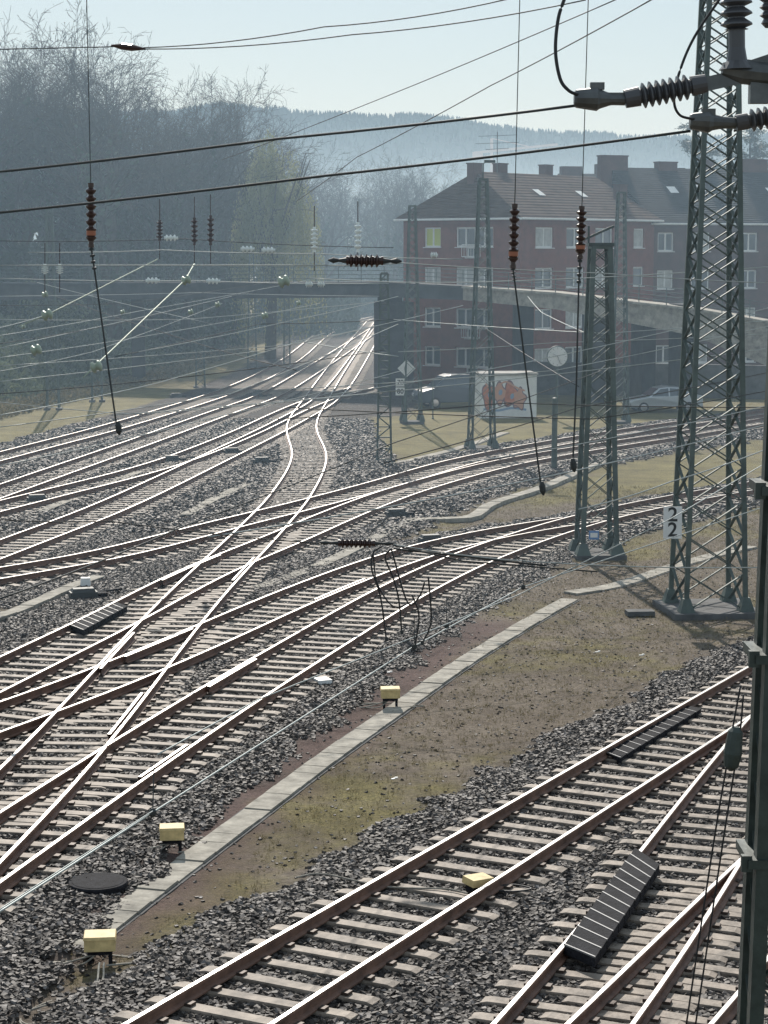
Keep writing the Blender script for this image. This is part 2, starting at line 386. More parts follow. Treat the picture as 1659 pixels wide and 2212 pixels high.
for k in range(5):
    m_ = MB(); r_ = random.Random(k)
    vs = []
    for x in (-1, 1):
        for y_ in (-1, 1):
            for z_ in (-1, 1): vs.append((x * r_.uniform(.45, 1.1) * .033, y_ * r_.uniform(.45, 1.1) * .028, z_ * r_.uniform(.5, 1.1) * .022))
    m_.add(vs, [(0, 1, 3, 2), (4, 6, 7, 5), (0, 4, 5, 1), (2, 3, 7, 6), (0, 2, 6, 4), (1, 5, 7, 3)])
    m_.obj('gravel_stone', [M_stone], col=stones)
def infr(i, m=0.235): return abs(verts[i][0]) < verts[i][1] * m + 1.5
scatter('ballast_gravel', lambda f: 20 < verts[f[0]][1] < 66 and infr(f[0]) and zone[f[0]][0] > 0.45, stones, 330, 0.7, 1.5, 3)
scatter('ballast_gravel', lambda f: 66 <= verts[f[0]][1] < 112 and infr(f[0], .2) and zone[f[0]][0] > 0.45, stones, 70, 1.3, 2.3, 9)
M_tuft = leafmat('dry_grass', (0.10, 0.09, 0.045), (0.27, 0.22, 0.12), 0.7, 0.3)
tufts = bpy.data.collections.new('grass_tufts')
for k in range(3):
    m_ = MB(); r_ = random.Random(k + 20)
    for q in range(9):
        a = r_.uniform(0, 6.28); x = r_.uniform(-.05, .05); y_ = r_.uniform(-.05, .05); h = r_.uniform(.02, .06); lx = math.cos(a) * .035; ly = math.sin(a) * .035
        m_.add([(x - .004, y_, 0), (x + .004, y_, 0), (x + lx, y_ + ly, h)], [(0, 1, 2)])
    m_.obj('grass_tuft', [M_tuft], col=tufts)
scatter('dry_grass', lambda f: 22 < verts[f[0]][1] < 80 and infr(f[0]) and zone[f[0]][0] < 0.3 and zone[f[0]][2] < .4, tufts, 34, 0.6, 1.5, 5)
scatter('scattered_stones', lambda f: 22 < verts[f[0]][1] < 60 and infr(f[0]) and zone[f[0]][0] < 0.45, stones, 12, 0.35, 1.1, 6)

# ------------------------------------------------------------------ cable troughs
def slabs(name, px, width=0.5, ln=1.0, ztop=0.05, m=None):
    C = path(px, None, 0.05, 0, 0, ln, 2); mb = MB()
    for i in range(len(C) - 1):
        a = C[i]; b_ = C[i + 1]; d = b_ - a; c = (a + b_) / 2; ang = math.atan2(d.y, d.x) + rnd.uniform(-.02, .02)
        zz = ztop + rnd.uniform(-.012, .012)
        mb.box((c.x, c.y, zz / 2 - .02), (ln * 0.97, width, zz + .04), 0, ang)
        mb.box((c.x, c.y, -0.01), (ln * 1.02, width + .1, .05), 1, ang)
    return mb.obj(name, [m or M_slab, M_concd])
slabs('cable_trough', TPX, .46, .5)
slabs('cable_trough', [(1232, 1280), (1320, 1268), (1400, 1240), (1500, 1208), (1640, 1175)])
slabs('cable_trough', [(560, 1275), (700, 1222), (810, 1168), (900, 1122), (1010, 1128), (1060, 1092), (1170, 1057), (1280, 1010), (1400, 970), (1600, 930)], .45, 1, .14)
slabs('cable_trough', [(780, 1018), (900, 990), (1000, 965), (1100, 930)], .45)
slabs('cable_trough', [(-20, 1345), (60, 1318), (130, 1282), (220, 1250)], .4, 1, .16)
slabs('cable_trough', [(90, 1110), (200, 1065), (310, 1020)], .4, 1, .16)
slabs('cable_trough', [(400, 1118), (470, 1080), (545, 1045)], .4, 1, .16)
slabs('cable_trough', [(760, 890), (790, 850), (800, 815)], .5, 1, .1)

# ------------------------------------------------------------------ lattice masts
def lattice(name, px, py, w0, w1, h, rot=0.2, leg=0.1, bar=0.04, flat=False, mats=None, plinth=0.0, pan=1.0, depth=None):
    p = G(px, py, 0); mb = MB(); ca_, sa_ = math.cos(rot), math.sin(rot)
    def c(ix, iy, z):
        t = z / h; wx = (w0 + (w1 - w0) * t) / 2; wy = wx if not flat else min(wx, .12)
        x = ix * wx; y_ = iy * wy
        return Vector((p.x + x * ca_ - y_ * sa_, p.y + x * sa_ + y_ * ca_, z))
    for ix in (-1, 1):
        for iy in ((-1, 1) if not flat else (0,)):
            mb.beam(c(ix, iy, 0), c(ix, iy, h), leg, leg)
    z = 0.15; k = 0
    sides = [((-1, -1), (1, -1)), ((1, -1), (1, 1)), ((1, 1), (-1, 1)), ((-1, 1), (-1, -1))] if not flat else [((-1, 0), (1, 0))]
    while z < h - 0.2:
        ww = w0 + (w1 - w0) * z / h; dz = min(max(0.35, ww * pan), h - z)
        for a, b_ in sides:
            if flat:
                mb.beam(c(*a, z), c(*b_, z), bar, bar)
                mb.beam(c(*a, z), c(*b_, z + dz), bar, bar) if k % 2 == 0 else mb.beam(c(*b_, z), c(*a, z + dz), bar, bar)
            else:
                mb.beam(c(*a, z), c(*b_, z + dz), bar, bar * .4); mb.beam(c(*b_, z), c(*a, z + dz), bar, bar * .4)
        z += dz; k += 1
    for a, b_ in sides: mb.beam(c(*a, h), c(*b_, h), leg, leg)
    if plinth:
        for ix in (-1, 1):
            for iy in (-1, 1):
                q = c(ix, iy, .1); mb.box((q.x, q.y, .32), (leg * 3.2, leg * 3.2, .35), 0, rot, .45)
        mb.box((p.x, p.y, .07), (w0 + plinth, w0 + plinth, .16), 1, rot)
    else:
        for ix in (-1, 1):
            q = c(ix, 0, 0); mb.box((q.x, q.y, .06), (.35, .5 if flat else w0 + .3, .14), 1, rot)
    return mb.obj(name, mats or [M_mast, M_concd]), p
mst, p1 = lattice('lattice_mast', 1528, 1322, 1.55, 0.45, 20, 0.12, 0.12, 0.075, plinth=.75, pan=.62)
lattice('lattice_mast', 1288, 1203, 1.05, 0.5, 9.3, 0.1, 0.14, 0.06, plinth=.5, pan=.8)
lattice('lattice_mast', 830, 1000, 0.62, 0.3, 8.2, 0.0, 0.09, 0.05, flat=True, pan=.8)
lattice('lattice_mast', 1040, 972, 1.1, 0.35, 12.4, 0.15, 0.1, 0.05, plinth=.3, pan=.9)
lattice('lattice_mast', 890, 915, 0.95, 0.3, 11.5, 0.15, 0.09, 0.05, plinth=.2, pan=.9)
lattice('lattice_mast', 1335, 915, 0.9, 0.35, 12.2, 0.15, 0.09, 0.05, plinth=.2, pan=.9)
lattice('lattice_mast', 433, 838, 0.6, 0.3, 8.5, 0.1, 0.10, 0.05, pan=.9)
lattice('lattice_mast', 115, 885, 0.7, 0.3, 11.5, 0.1, 0.11, 0.05, pan=.9)
lattice('lattice_mast', 210, 868, 0.6, 0.3, 9.5, 0.1, 0.10, 0.05, pan=.9)
lattice('lattice_mast', 545, 800, 0.7, 0.3, 9, 0.1, 0.09, 0.05, pan=.9)
lattice('lattice_mast', 620, 790, 0.5, 0.3, 8, 0.1, 0.09, 0.05, pan=.9)
q = G(1288, 1203, 0); mb = MB()
mb.box((q.x, q.y, 9.36), (.75, .75, .1)); mb.beam((q.x - .5, q.y, 9.5), (q.x + .4, q.y, 9.9), .07, .07); mb.beam((q.x - .35, q.y, 9.4), (q.x - .35, q.y, 9.9), .06, .06)
mb.obj('mast_head_bracket', [M_mastd])
q = G(1040, 972, 0); mb = MB(); mb.tube([(q.x, q.y, 12.4), (q.x, q.y, 13.1), (q.x + .2, q.y - .05, 13.2)], .04, 6); mb.box((q.x + .3, q.y - .05, 13.2), (.5, .2, .12)); mb.obj('yard_lamp', [M_mastd])
def post(px, py, h, r=.07, name='steel_post'):
    p = G(px, py); m_ = MB(); m_.lathe(p, p + Vector((0, 0, h)), [(0, r * 1.8), (.03, r * 1.8), (.035, r), (.99, r * .85), (1, r * .3)], 10); m_.obj(name, [M_mast])
post(1197, 1018, 3.1, .13); post(935, 905, 2.2, .04)

def text(s_, loc, size, m, parent, rotz=0.0, bold=0.0):
    cu = bpy.data.curves.new('numeral', 'FONT'); cu.body = s_; cu.size = size; cu.align_x = 'CENTER'; cu.align_y = 'CENTER'; cu.extrude = .002; cu.offset = bold
    cu.materials.append(m); o = bpy.data.objects.new('numeral', cu); S.collection.objects.link(o)
    o.location = loc; o.rotation_euler = (math.pi / 2, 0, rotz); o.parent = parent
D_ = p1.y - 1.3
e = empty('signal_number_board'); mb = MB(); c = W(1453, 1129, D_)
mb.box(c, (.46, .02, .80)); mb.beam(c + Vector((.15, .05, .2)), c + Vector((.45, .6, .2)), .03, .03, 1); mb.beam(c + Vector((.15, .05, -.2)), c + Vector((.45, .6, -.2)), .03, .03, 1)
mb.obj('plate', [M_white, M_mastd], parent=e)
text('2', c + Vector((0, -.014, .19)), .50, M_black, e, 0, .008); text('2', c + Vector((0, -.014, -.19)), .50, M_black, e, 0, .008)
M_blue = mat('blue_enamel', (.12, .25, .5), .4)
q = G(1288, 1203, 0); mb = MB(); c = W(1283, 1156, q.y - .75); mb.box(c, (.3, .02, .26)); mb.box(c + Vector((0, -.012, 0)), (.22, .008, .14), 1); mb.obj('mast_number_plate', [M_blue, M_white])
e = empty('railway_sign'); p = G(878, 915); mb = MB()
mb.tube([(p.x, p.y, 0), (p.x, p.y, 3.4)], .04, 8, 1); c = Vector((p.x, p.y - .06, 2.95)); s_ = .48
mb.add([c + Vector((-s_, 0, 0)), c + Vector((0, 0, -s_)), c + Vector((s_, 0, 0)), c + Vector((0, 0, s_))], [(0, 1, 2, 3)], 0)
mb.add([c + Vector((-s_, .01, 0)), c + Vector((0, .01, -s_)), c + Vector((s_, .01, 0)), c + Vector((0, .01, s_))], [(3, 2, 1, 0)], 1)
mb.box((p.x - .33, p.y - .06, 2.2), (.5, .02, .42), 0); mb.box((p.x - .33, p.y - .06, 1.72), (.5, .02, .42), 0)
mb.obj('boards', [M_white, M_mastd], parent=e)
text('70', (p.x - .33, p.y - .075, 2.2), .36, M_black, e, 0, .006); text('80', (p.x - .33, p.y - .075, 1.72), .36, M_black, e, 0, .006)

# ------------------------------------------------------------------ near mast on the right
mb = MB(); e = empty('steel_mast')
D0 = 20.0
def nm(px, py): return W(px, py, D0)
b0 = nm(1652, 2212); xb = b0.x
def leg_at(off, dy, z):
    k = z / 15; return Vector((xb + .02 + .22 * k + off * (1 - .45 * k), D0 + dy * (1 - .45 * k), z))
for off in (-.2, .3):
    for dy in (-.28, .28): mb.beam(leg_at(off, dy, 0), leg_at(off, dy, 15), .17, .14)
z = .5; k = 0
while z < 14.5:
    for dy in (-.28, .28):
        a, b_ = ((-.2, .3) if k % 2 else (.3, -.2)); mb.beam(leg_at(a, dy, z), leg_at(b_, dy, z + .5), .07, .02)
    for off in (-.2, .3):
        mb.beam(leg_at(off, -.28, z), leg_at(off, .28, z + .5), .07, .02)
    z += .5; k += 1
mb.obj('legs', [M_mastd], parent=e)
mb = MB()
for py in (1052, 1410, 1845):
    c = nm(1640, py); q = leg_at(0.04, 0, c.z); mb.box((q.x, q.y, q.z), (.74, .74, .09), 0); mb.box((q.x - .38, q.y - .3, q.z), (.1, .08, .16), 0)
mb.obj('collars', [M_mastd], parent=e)

# ------------------------------------------------------------------ insulators, wires
def wire(pts, r=.011, sag=0.0, m=None, name='overhead_wire', n=5):
    pts = [Vector(p) for p in pts]; out = []
    for a, b_ in zip(pts, pts[1:]):
        for k in range(8):
            t = k / 8; q = a.lerp(b_, t); q.z -= 4 * sag * t * (1 - t); out.append(q)
    out.append(pts[-1]); mb = MB(); mb.tube(out, r, n); return mb.obj(name, [m or M_wire], smooth=True)
def cable(pts, r, m=None, name='jumper_cable'):
    mb = MB(); mb.tube(cat([Vector(p) for p in pts], 8), r, 8); return mb.obj(name, [m or M_rubber], smooth=True)
def ribs(k, r0, r1, body=.0):
    pr = [(0, r0 * 1.2), (.06, r0 * 1.2), (.065, r0)]
    for i in range(k):
        a = .08 + .84 * i / k; st_ = .84 / k
        pr += [(a, r0), (a + st_ * .25, r1), (a + st_ * .45, r1 * .95), (a + st_ * .8, r0)]
    return pr + [(.935, r0), (.94, r0 * 1.2), (1, r0 * 1.2)]
D1 = 15.0; px_m = F / D1
e = empty('strain_insulator'); mb = MB()
a = W(1240, 213, D1); b_ = W(1350, 215, D1)
mb.lathe(a, b_, [(0, .05), (.04, .065), (.1, .068), (.45, .085), (.5, .07), (.7, .045), (.75, .042), (1, .042)], 12)
mb.box(W(1290, 186, D1), (.1, .06, .05)); mb.box(W(1325, 205, D1), (.16, .05, .03))
mb.obj('wedge_clamp', [M_galv], parent=e)
mb = MB(); a = W(1350, 214, D1); b_ = W(1525, 180, D1); mb.lathe(a, b_, [(0, .065), (.18, .07), (.19, .05)] + [(.2 + .6 * (i + f) / 7, r_) for i in range(7) for f, r_ in ((0, .05), (.3, .092), (.5, .088), (.9, .05))] + [(.81, .05), (.82, .072), (1, .065)], 16)
mb.obj('ribbed_body', [M_insulg], parent=e)
mb = MB(); mb.beam(W(1520, 183, D1), W(1600, 165, D1), .05, .1); mb.beam(W(1590, 160, D1), W(1680, 130, D1), .08, .12); mb.lathe(W(1560, 150, D1), W(1700, 165, D1), [(0, .05), (.3, .09), (1, .09)], 10); mb.box(W(1640, 190, D1), (.14, .1, .22))
mb.obj('yoke', [M_galv], parent=e)
e = empty('strain_insulator'); mb = MB()
mb.lathe(W(1490, 262, D1 + .5), W(1590, 266, D1 + .5), [(0, .05), (.04, .06), (.4, .082), (.5, .06), (.7, .045), (1, .04)], 12); mb.box(W(1530, 244, D1 + .5), (.1, .06, .06)); mb.obj('wedge_clamp', [M_galv], parent=e)
mb = MB(); mb.lathe(W(1590, 266, D1 + .5), W(1760, 235, D1 + .5), [(0, .06), (.15, .06), (.16, .045)] + [(.18 + .6 * (i + f) / 7, r_) for i in range(7) for f, r_ in ((0, .045), (.3, .085), (.5, .08), (.9, .045))] + [(.85, .06), (1, .06)], 16); mb.obj('ribbed_body', [M_insulg], parent=e)
e = empty('post_insulator'); mb = MB()
mb.lathe(W(1592, 150, D1), W(1590, -40, D1), [(0, .13), (.1, .075), (.25, .06), (.45, .06), (.455, .085)] + [(.47 + .5 * (i + f) / 4, r_) for i in range(4) for f, r_ in ((0, .06), (.3, .115), (.45, .11), (.9, .06))] + [(1, .06)], 16); mb.obj('ribbed_body', [M_insulg], parent=e)
mb = MB(); mb.lathe(W(1662, 60, D1 + .3), W(1660, -40, D1 + .3), [(0, .03), (.1, .06)] + [(.2 + .7 * (i + f) / 4, r_) for i in range(4) for f, r_ in ((0, .04), (.4, .07), (.9, .04))] + [(1, .04)], 12); mb.obj('small_ribbed_body', [M_insulg], parent=e)
cable([W(1222, -10, 14.9), W(1206, 40, 14.9), (W(1200, 110, 14.9)), W(1210, 170, 14.9), W(1228, 195, 14.9), W(1248, 205, 14.95)], .0125)
cable([W(1560, -10, 15.4), W(1500, 80, 15.4), W(1468, 155, 15.4), W(1456, 215, 15.4), W(1468, 248, 15.4), W(1500, 258, 15.45)], .01)
wire([W(-60, 377, 17), W(600, 300, 16), W(1245, 228, 15)], .0105, .01, M_wired)
wire([W(-60, 465, 17), W(700, 380, 16), W(1492, 283, 15.5)], .0105, .01, M_wired)
wire([W(1585, 283, 15.6), W(1680, 262, 15.6)], .008, 0, M_wired)
wire([W(-20, 107, 30), W(245, 101, 30)], .008, 0, M_wired)
mb = MB(); mb.lathe(W(240, 98, 30), W(315, 106, 30), [(0, .01), (.3, .045), (.6, .05), (.8, .03), (1, .01)], 8); mb.obj('cable_joint', [M_insul])
wire([W(310, 103, 30), W(700, 58, 27), W(1110, -5, 25)], .008, .05, M_wired); wire([W(310, 106, 30), W(760, 75, 27), W(1265, 0, 25)], .008, .05, M_wired)
wire([W(640, 435, 60), W(770, 340, 48), W(1060, 185, 36), W(1415, -5, 25)], .009, .02, M_wired)
wire([W(480, 345, 60), W(800, 222, 45), W(1340, -5, 30)], .009, .02, M_wired)
M_terra = mat('terracotta', (.35, .12, .06), .5)
def hanger(pxs, D, insy0, insy1, low):
    e = empty('suspension_insulator')
    mb = MB(); top = W(pxs[0][0], pxs[0][1], D); a = W(pxs[1][0], insy0, D); b_ = W(pxs[2][0], insy1, D)
    mb.tube([top, a], .006, 5); mb.obj('rod', [M_wired], parent=e)
    mb = MB(); mb.lathe(a, b_, ribs(7, .032, .066), 12); mb.obj('ribbed_body', [M_insul], parent=e)
    q = a.lerp(b_, .72); mb = MB(); mb.lathe(q, q + (b_ - a) * .1, [(0, .03), (.1, .06), (.9, .06), (1, .03)], 12, 0); mb.obj('end_cap', [M_terra], parent=e)
    mb = MB(); mb.tube([b_] + [W(x, y, D - .02 * k) for k, (x, y) in enumerate(low)], .012, 6)
    for k in range(4): mb.lathe(b_.lerp(W(*low[0], D), k / 4), b_.lerp(W(*low[0], D), k / 4 + .12), [(0, .01), (.2, .03), (.8, .03), (1, .01)], 8)
    mb.obj('suspension_rope', [M_wired], parent=e)
hanger([(187, -10), (196, 395), (197, 535)], 26, 395, 535, [(205, 590), (232, 780), (254, 935)])
hanger([(1123, -10), (1112, 440), (1108, 580)], 26, 440, 580, [(1112, 610), (1140, 830), (1170, 1060)])
hanger([(1271, -10), (1257, 445), (1253, 560)], 26, 445, 560, [(1250, 620), (1245, 830), (1237, 1010)])
mb = MB()
for x, y in ((1170, 1055), (1237, 1005), (254, 925)): mb.lathe(W(x, y - 15, 25.9), W(x + 4, y + 15, 25.9), [(0, .02), (.3, .04), (.7, .04), (1, .01)], 8)
mb.obj('rope_clamp', [M_wired])
def hins(x0, x1, y, D, m=None, r=.06, k=7, pt=.4):
    e = empty('span_insulator'); a = W(x0, y, D); b_ = W(x1, y + 2, D); mb = MB()
    mb.lathe(a.lerp(b_, .25), a.lerp(b_, .75), ribs(k, r * .6, r * 1.1), 12); mb.obj('ribbed_body', [m or M_insul], parent=e)
    mb = MB(); mb.lathe(a, a.lerp(b_, .25), [(0, .01), (.3, r * .5), (.6, r * .25), (1, r * .5)], 8); mb.lathe(b_, b_.lerp(a, .25), [(0, .01), (.3, r * .5), (.6, r * .25), (1, r * .5)], 8); mb.obj('end_fittings', [M_wired], parent=e)
hins(708, 868, 562, 40, None, .12, 6); hins(690, 850, 1172, 24, None, .055, 7)
wire([W(-20, 573, 40), W(708, 573, 40)], .010, 0); wire([W(708, 573, 40), W(868, 568, 40), W(1300, 590, 40), W(1680, 612, 40)], .010, .02)
wire([W(-20, 1121, 24), W(240, 1126, 24), W(690, 1174, 24)], .007, .02, M_wired); wire([W(850, 1176, 24), W(1180, 1215, 24), W(1680, 1225, 24)], .007, .03)
wire([W(850, 1178, 24), W(1000, 1212, 23.9), W(1290, 1235, 24)], .009, .0, M_wired)
wire([W(850, 1185, 24.1), W(1180, 1222, 24)], .012, .0, M_wired)
cw = [G(-40, 1995, 5.5), G(330, 1755, 5.5), G(895, 1396, 5.5), G(1130, 1268, 5.5), G(1680, 1085, 5.6)]
wire(cw, .007, 0)
wire([G(-40, 1990, 5.62), G(160, 1860, 5.62), G(330, 1752, 5.55)], .004, 0)
wire([G(340, 1630, 5.6), G(560, 1510, 5.6), G(960, 1350, 5.6), G(1120, 1285, 5.6), G(1450, 1120, 6.3), G(1680, 985, 6.6)], .006, 0)
for x, y in ((330, 1755), (895, 1396), (965, 1352), (1130, 1268)):
    mb = MB(); c = G(x, y, 5.52); mb.lathe(c - Vector((0, 0, .03)), c + Vector((0, 0, .03)), [(0, .012), (.3, .025), (.7, .025), (1, .01)], 8); mb.tube([c, c + Vector((.0, .1, .28))], .004, 4); mb.obj('dropper_clip', [M_wired])
dl = 19.0
cable([W(825, 1180, dl), W(806, 1195, dl), W(803, 1230, dl), W(822, 1290, dl), W(835, 1385, dl)], .008)
cable([W(845, 1185, dl), W(832, 1205, dl), W(850, 1250, dl), W(862, 1300, dl), W(868, 1368, dl)], .008)
cable([W(845, 1185, dl), W(880, 1300, dl), W(905, 1290, dl), W(918, 1255, dl)], .008)
cable([W(925, 1245, dl), W(930, 1300, dl), W(930, 1350, dl), W(912, 1390, dl)], .008)
cable([W(890, 1285, dl), W(905, 1330, dl), W(896, 1398, dl)], .008)
cable([W(806, 1195, dl), W(815, 1260, dl), W(850, 1310, dl), W(890, 1300, dl)], .007)
mb = MB()
for x, y in ((835, 1380), (868, 1365), (896, 1396), (912, 1388)): mb.box(W(x, y, dl), (.03, .03, .04))
mb.obj('cable_clamp', [M_wired])
WL = [((-20, 640, 7), (430, 632, 7), (830, 640, 7)), ((-20, 728, 6.6), (300, 672, 6.8), (660, 606, 7.6)), ((-20, 712, 6.6), (100, 680, 6.8), (345, 556, 8.6)),
      ((-20, 775, 6), (350, 720, 6.4), (690, 655, 7)), ((-20, 826, 6), (560, 758, 6.3), (830, 700, 7)), ((-20, 852, 5.6), (420, 812, 6), (830, 756, 6.3)),
      ((-20, 866, 5.6), (300, 895, 5.6), (870, 842, 6)), ((240, 897, 5.6), (1000, 830, 6), (1680, 750, 6.6)), ((600, 842, 5.6), (1200, 800, 6), (1680, 700, 7)),
      ((-20, 690, 6.6), (400, 690, 6.6), (830, 650, 7)), ((-20, 1010, 5.6), (450, 905, 5.7), (870, 800, 6)), ((-20, 925, 5.6), (500, 850, 5.8), (860, 700, 7)),
      ((830, 1000, 5.5), (1250, 880, 5.8), (1680, 800, 6.1)), ((600, 905, 5.6), (1100, 870, 5.8), (1680, 880, 5.8)), ((450, 1160, 5.5), (1180, 1030, 5.7), (1680, 910, 6)),
      ((-20, 1300, 5.5), (400, 1135, 5.5), (840, 960, 5.6), (1300, 800, 6)), ((700, 855, 5.8), (1150, 780, 6.2), (1680, 660, 7.4)), ((1140, 640, 7), (1170, 675, 6.9), (1280, 725, 6.5)),
      ((1050, 710, 6.8), (1250, 835, 5.8)), ((300, 760, 6.3), (640, 690, 6.8), (860, 640, 7.2)), ((0, 790, 6.1), (620, 745, 6.3), (1000, 660, 7)),
      ((-20, 756, 6.1), (500, 640, 7.2)), ((640, 735, 6.6), (860, 770, 6.3)), ((80, 610, 7.8), (460, 700, 6.8)), ((1250, 1100, 5.6), (1450, 1040, 5.7), (1680, 960, 5.9)),
      ((-20, 660, 7), (280, 655, 7), (640, 600, 7.8)), ((-20, 745, 6.3), (250, 700, 6.6), (610, 612, 7.5)), ((250, 770, 6.2), (560, 700, 6.6), (850, 690, 6.8)), ((850, 690, 6.7), (1300, 720, 6.5), (1680, 690, 6.8)),
      ((860, 760, 6.2), (1200, 740, 6.4), (1680, 720, 6.6)), ((620, 880, 5.7), (1280, 905, 5.7), (1680, 840, 5.9)), ((1000, 1000, 5.5), (1400, 930, 5.7), (1680, 870, 5.9)),
      ((-20, 805, 6), (200, 760, 6.2), (480, 655, 7)), ((-20, 900, 5.6), (330, 830, 5.9), (700, 720, 6.6)), ((120, 640, 7.3), (420, 740, 6.4), (640, 800, 6.1))]
for ww in WL: wire([G(*q) for q in ww], .009 + .004 * rnd.random(), .03, M_wire if rnd.random() < .75 else M_wired)
wire([W(60, 545, 60), W(350, 540, 60), W(690, 548, 60), W(1000, 560, 60)], .014, .03); wire([W(-20, 520, 70), W(400, 516, 70), W(850, 535, 70)], .014, .05, M_wired)
wire([W(660, 600, 60), W(1020, 610, 60), W(1680, 575, 60)], .014, .05); wire([W(-20, 600, 70), W(420, 606, 70), W(840, 612, 70)], .014, .05)
wire([W(180, 815, 45), W(400, 605, 52), W(420, 570, 53)], .018, 0, M_green); wire([W(40, 705, 45), W(102, 680, 45), W(340, 560, 50)], .014, 0, M_green)
mb = MB()
for x, y, d, r_ in ((102, 680, 45, .12), (402, 605, 52, .12), (613, 608, 52, .15), (208, 792, 45, .13), (78, 756, 45, .12), (572, 682, 60, .10), (412, 674, 60, .08), (97, 636, 60, .09), (470, 658, 60, .08), (50, 706, 60, .07), (265, 674, 60, .07), (645, 655, 60, .07)):
    c = W(x, y, d); mb.lathe(c - Vector((r_ * .9, 0, r_ * .3)), c + Vector((r_ * .9, 0, r_ * .3)), [(0, r_ * .4), (.12, r_ * .9), (.3, r_), (.42, r_ * .6), (.58, r_ * .6), (.7, r_), (.88, r_ * .9), (1, r_ * .4)], 14)
mb.obj('egg_insulators', [M_green], smooth=True)
mb = MB(); mb2 = MB()
for x, y0, y1, d, x2 in ((773, 480, 545, 60, 773), (679, 490, 545, 60, 679), (97, 570, 592, 60, 97), (129, 570, 592, 60, 129), (420, 470, 530, 65, 420), (455, 465, 530, 65, 455), (345, 475, 520, 65, 345)):
    t_ = mb if x in (773, 679, 97, 129) else mb2
    t_.lathe(W(x, y0, d), W(x2, y1, d), ribs(5, .04, .11), 10)
    mb2.tube([W(x, y0 - 45, d), W(x, y1 + 40, d)], .014, 5)
for x, y, d in ((535, 538, 60), (580, 540, 60), (938, 551, 60), (370, 514, 60), (461, 607, 60), (668, 614, 60), (694, 614, 60), (330, 606, 60)):
    w_ = 30 if x < 600 else 16
    mb.lathe(W(x - w_ / 2, y, d), W(x + w_ / 2, y, d), ribs(3, .04, .1), 10)
mb.obj('glass_insulators', [M_insulw]); mb2.obj('hanging_insulators', [M_insul])
cable([W(1600, 1480, 19.4), W(1585, 1560, 19.4), W(1572, 1640, 19.4), W(1540, 1830, 19.4), W(1480, 2230, 19.4)], .009)
cable([W(1606, 1500, 19.4), W(1596, 1600, 19.4), W(1560, 1830, 19.4), W(1500, 2230, 19.4)], .009)
mb = MB(); mb.lathe(W(1590, 1570, 19.4), W(1578, 1665, 19.4), [(0, .03), (.1, .07), (.6, .09), (.9, .07), (1, .02)], 10); mb.obj('tension_weight', [M_mastd])

# ------------------------------------------------------------------ trackside boxes
def tbox(px, py, s_=.37, ang=.1, z0=.2, name='trackside_connection_box'):
    p = G(px, py, 0); e = empty(name); mb = MB()
    mb.box((p.x, p.y, z0 + .11), (s_, s_ * .8, .15), 0, ang); mb.box((p.x, p.y, z0 + .207), (s_ * 1.06, s_ * .86, .04), 0, ang, .94)
    mb.obj('housing', [M_yellow], parent=e); mb = MB()
    for i in (-1, 1): mb.box((p.x + i * s_ * .33, p.y, z0 / 2), (.05, .05, z0 + .06), 0, ang)
    mb.box((p.x, p.y, z0), (s_ * .8, s_ * .5, .06), 0, ang); mb.obj('stand', [M_cover], parent=e)
    mb = MB()
    for k in range(2):
        mb.tube(cat([p + Vector((.1 * k, 0, .2)), p + Vector((-.25 - .3 * k, -.1, .04)), p + Vector((-.7, .05 + .2 * k, .03)), p + Vector((-.2, .35, .03)), p + Vector((.5 + .2 * k, .1, .03)), p + Vector((.1, -.15, .05))], 8), .012, 6)
    mb.obj('cables', [M_slab], parent=e)
tbox(372, 1842); tbox(217, 2085, .40); tbox(843, 1530, .38, .05)
p = G(1033, 1945, 0)
e = empty('trackside_connection_box'); mb = MB(); mb.box((p.x, p.y, .30), (.36, .32, .1), 0, .5, .93); mb.obj('housing', [M_yellow], parent=e)
mb = MB(); mb.box((p.x, p.y, .15), (.28, .22, .18), 0, .5); mb.obj('stand', [M_cover], parent=e)
mb = MB(); mb.tube(cat([p + Vector((.2, 0, .2)), p + Vector((.5, .1, .2)), p + Vector((.75, -.02, .18)), p + Vector((.5, -.15, .18)), p + Vector((.2, -.1, .18))], 8), .013, 6)
mb.obj('cables', [M_rubber], parent=e)
mb = MB()
mb.tube(cat([G(215, 2080, .2), G(200, 2140, .03), G(120, 2165, .03), G(50, 2190, .03), G(60, 2215, .03), G(180, 2170, .03), G(330, 2190, .03)], 8), .013, 6)
mb.tube(cat([G(225, 2080, .2), G(210, 2130, .03), G(90, 2170, .03), G(45, 2205, .03), G(120, 2230, .03)], 8), .013, 6)
mb.tube(cat([G(640, 1895, .15), G(700, 1888, .17), G(830, 1915, .17), G(960, 1920, .2), G(1010, 1930, .2)], 8), .013, 6)
mb.obj('loose_cable', [M_slab])
p = G(212, 1925, 0); mb = MB(); mb.lathe(p, p + Vector((0, 0, .16)), [(0, .42), (.8, .43), (.95, .42), (.96, .38), (1, .37)], 32); mb.obj('manhole_cover', [M_cover])
M_edge = mat('cover_edge', (.22, .22, .22), .5, .3)
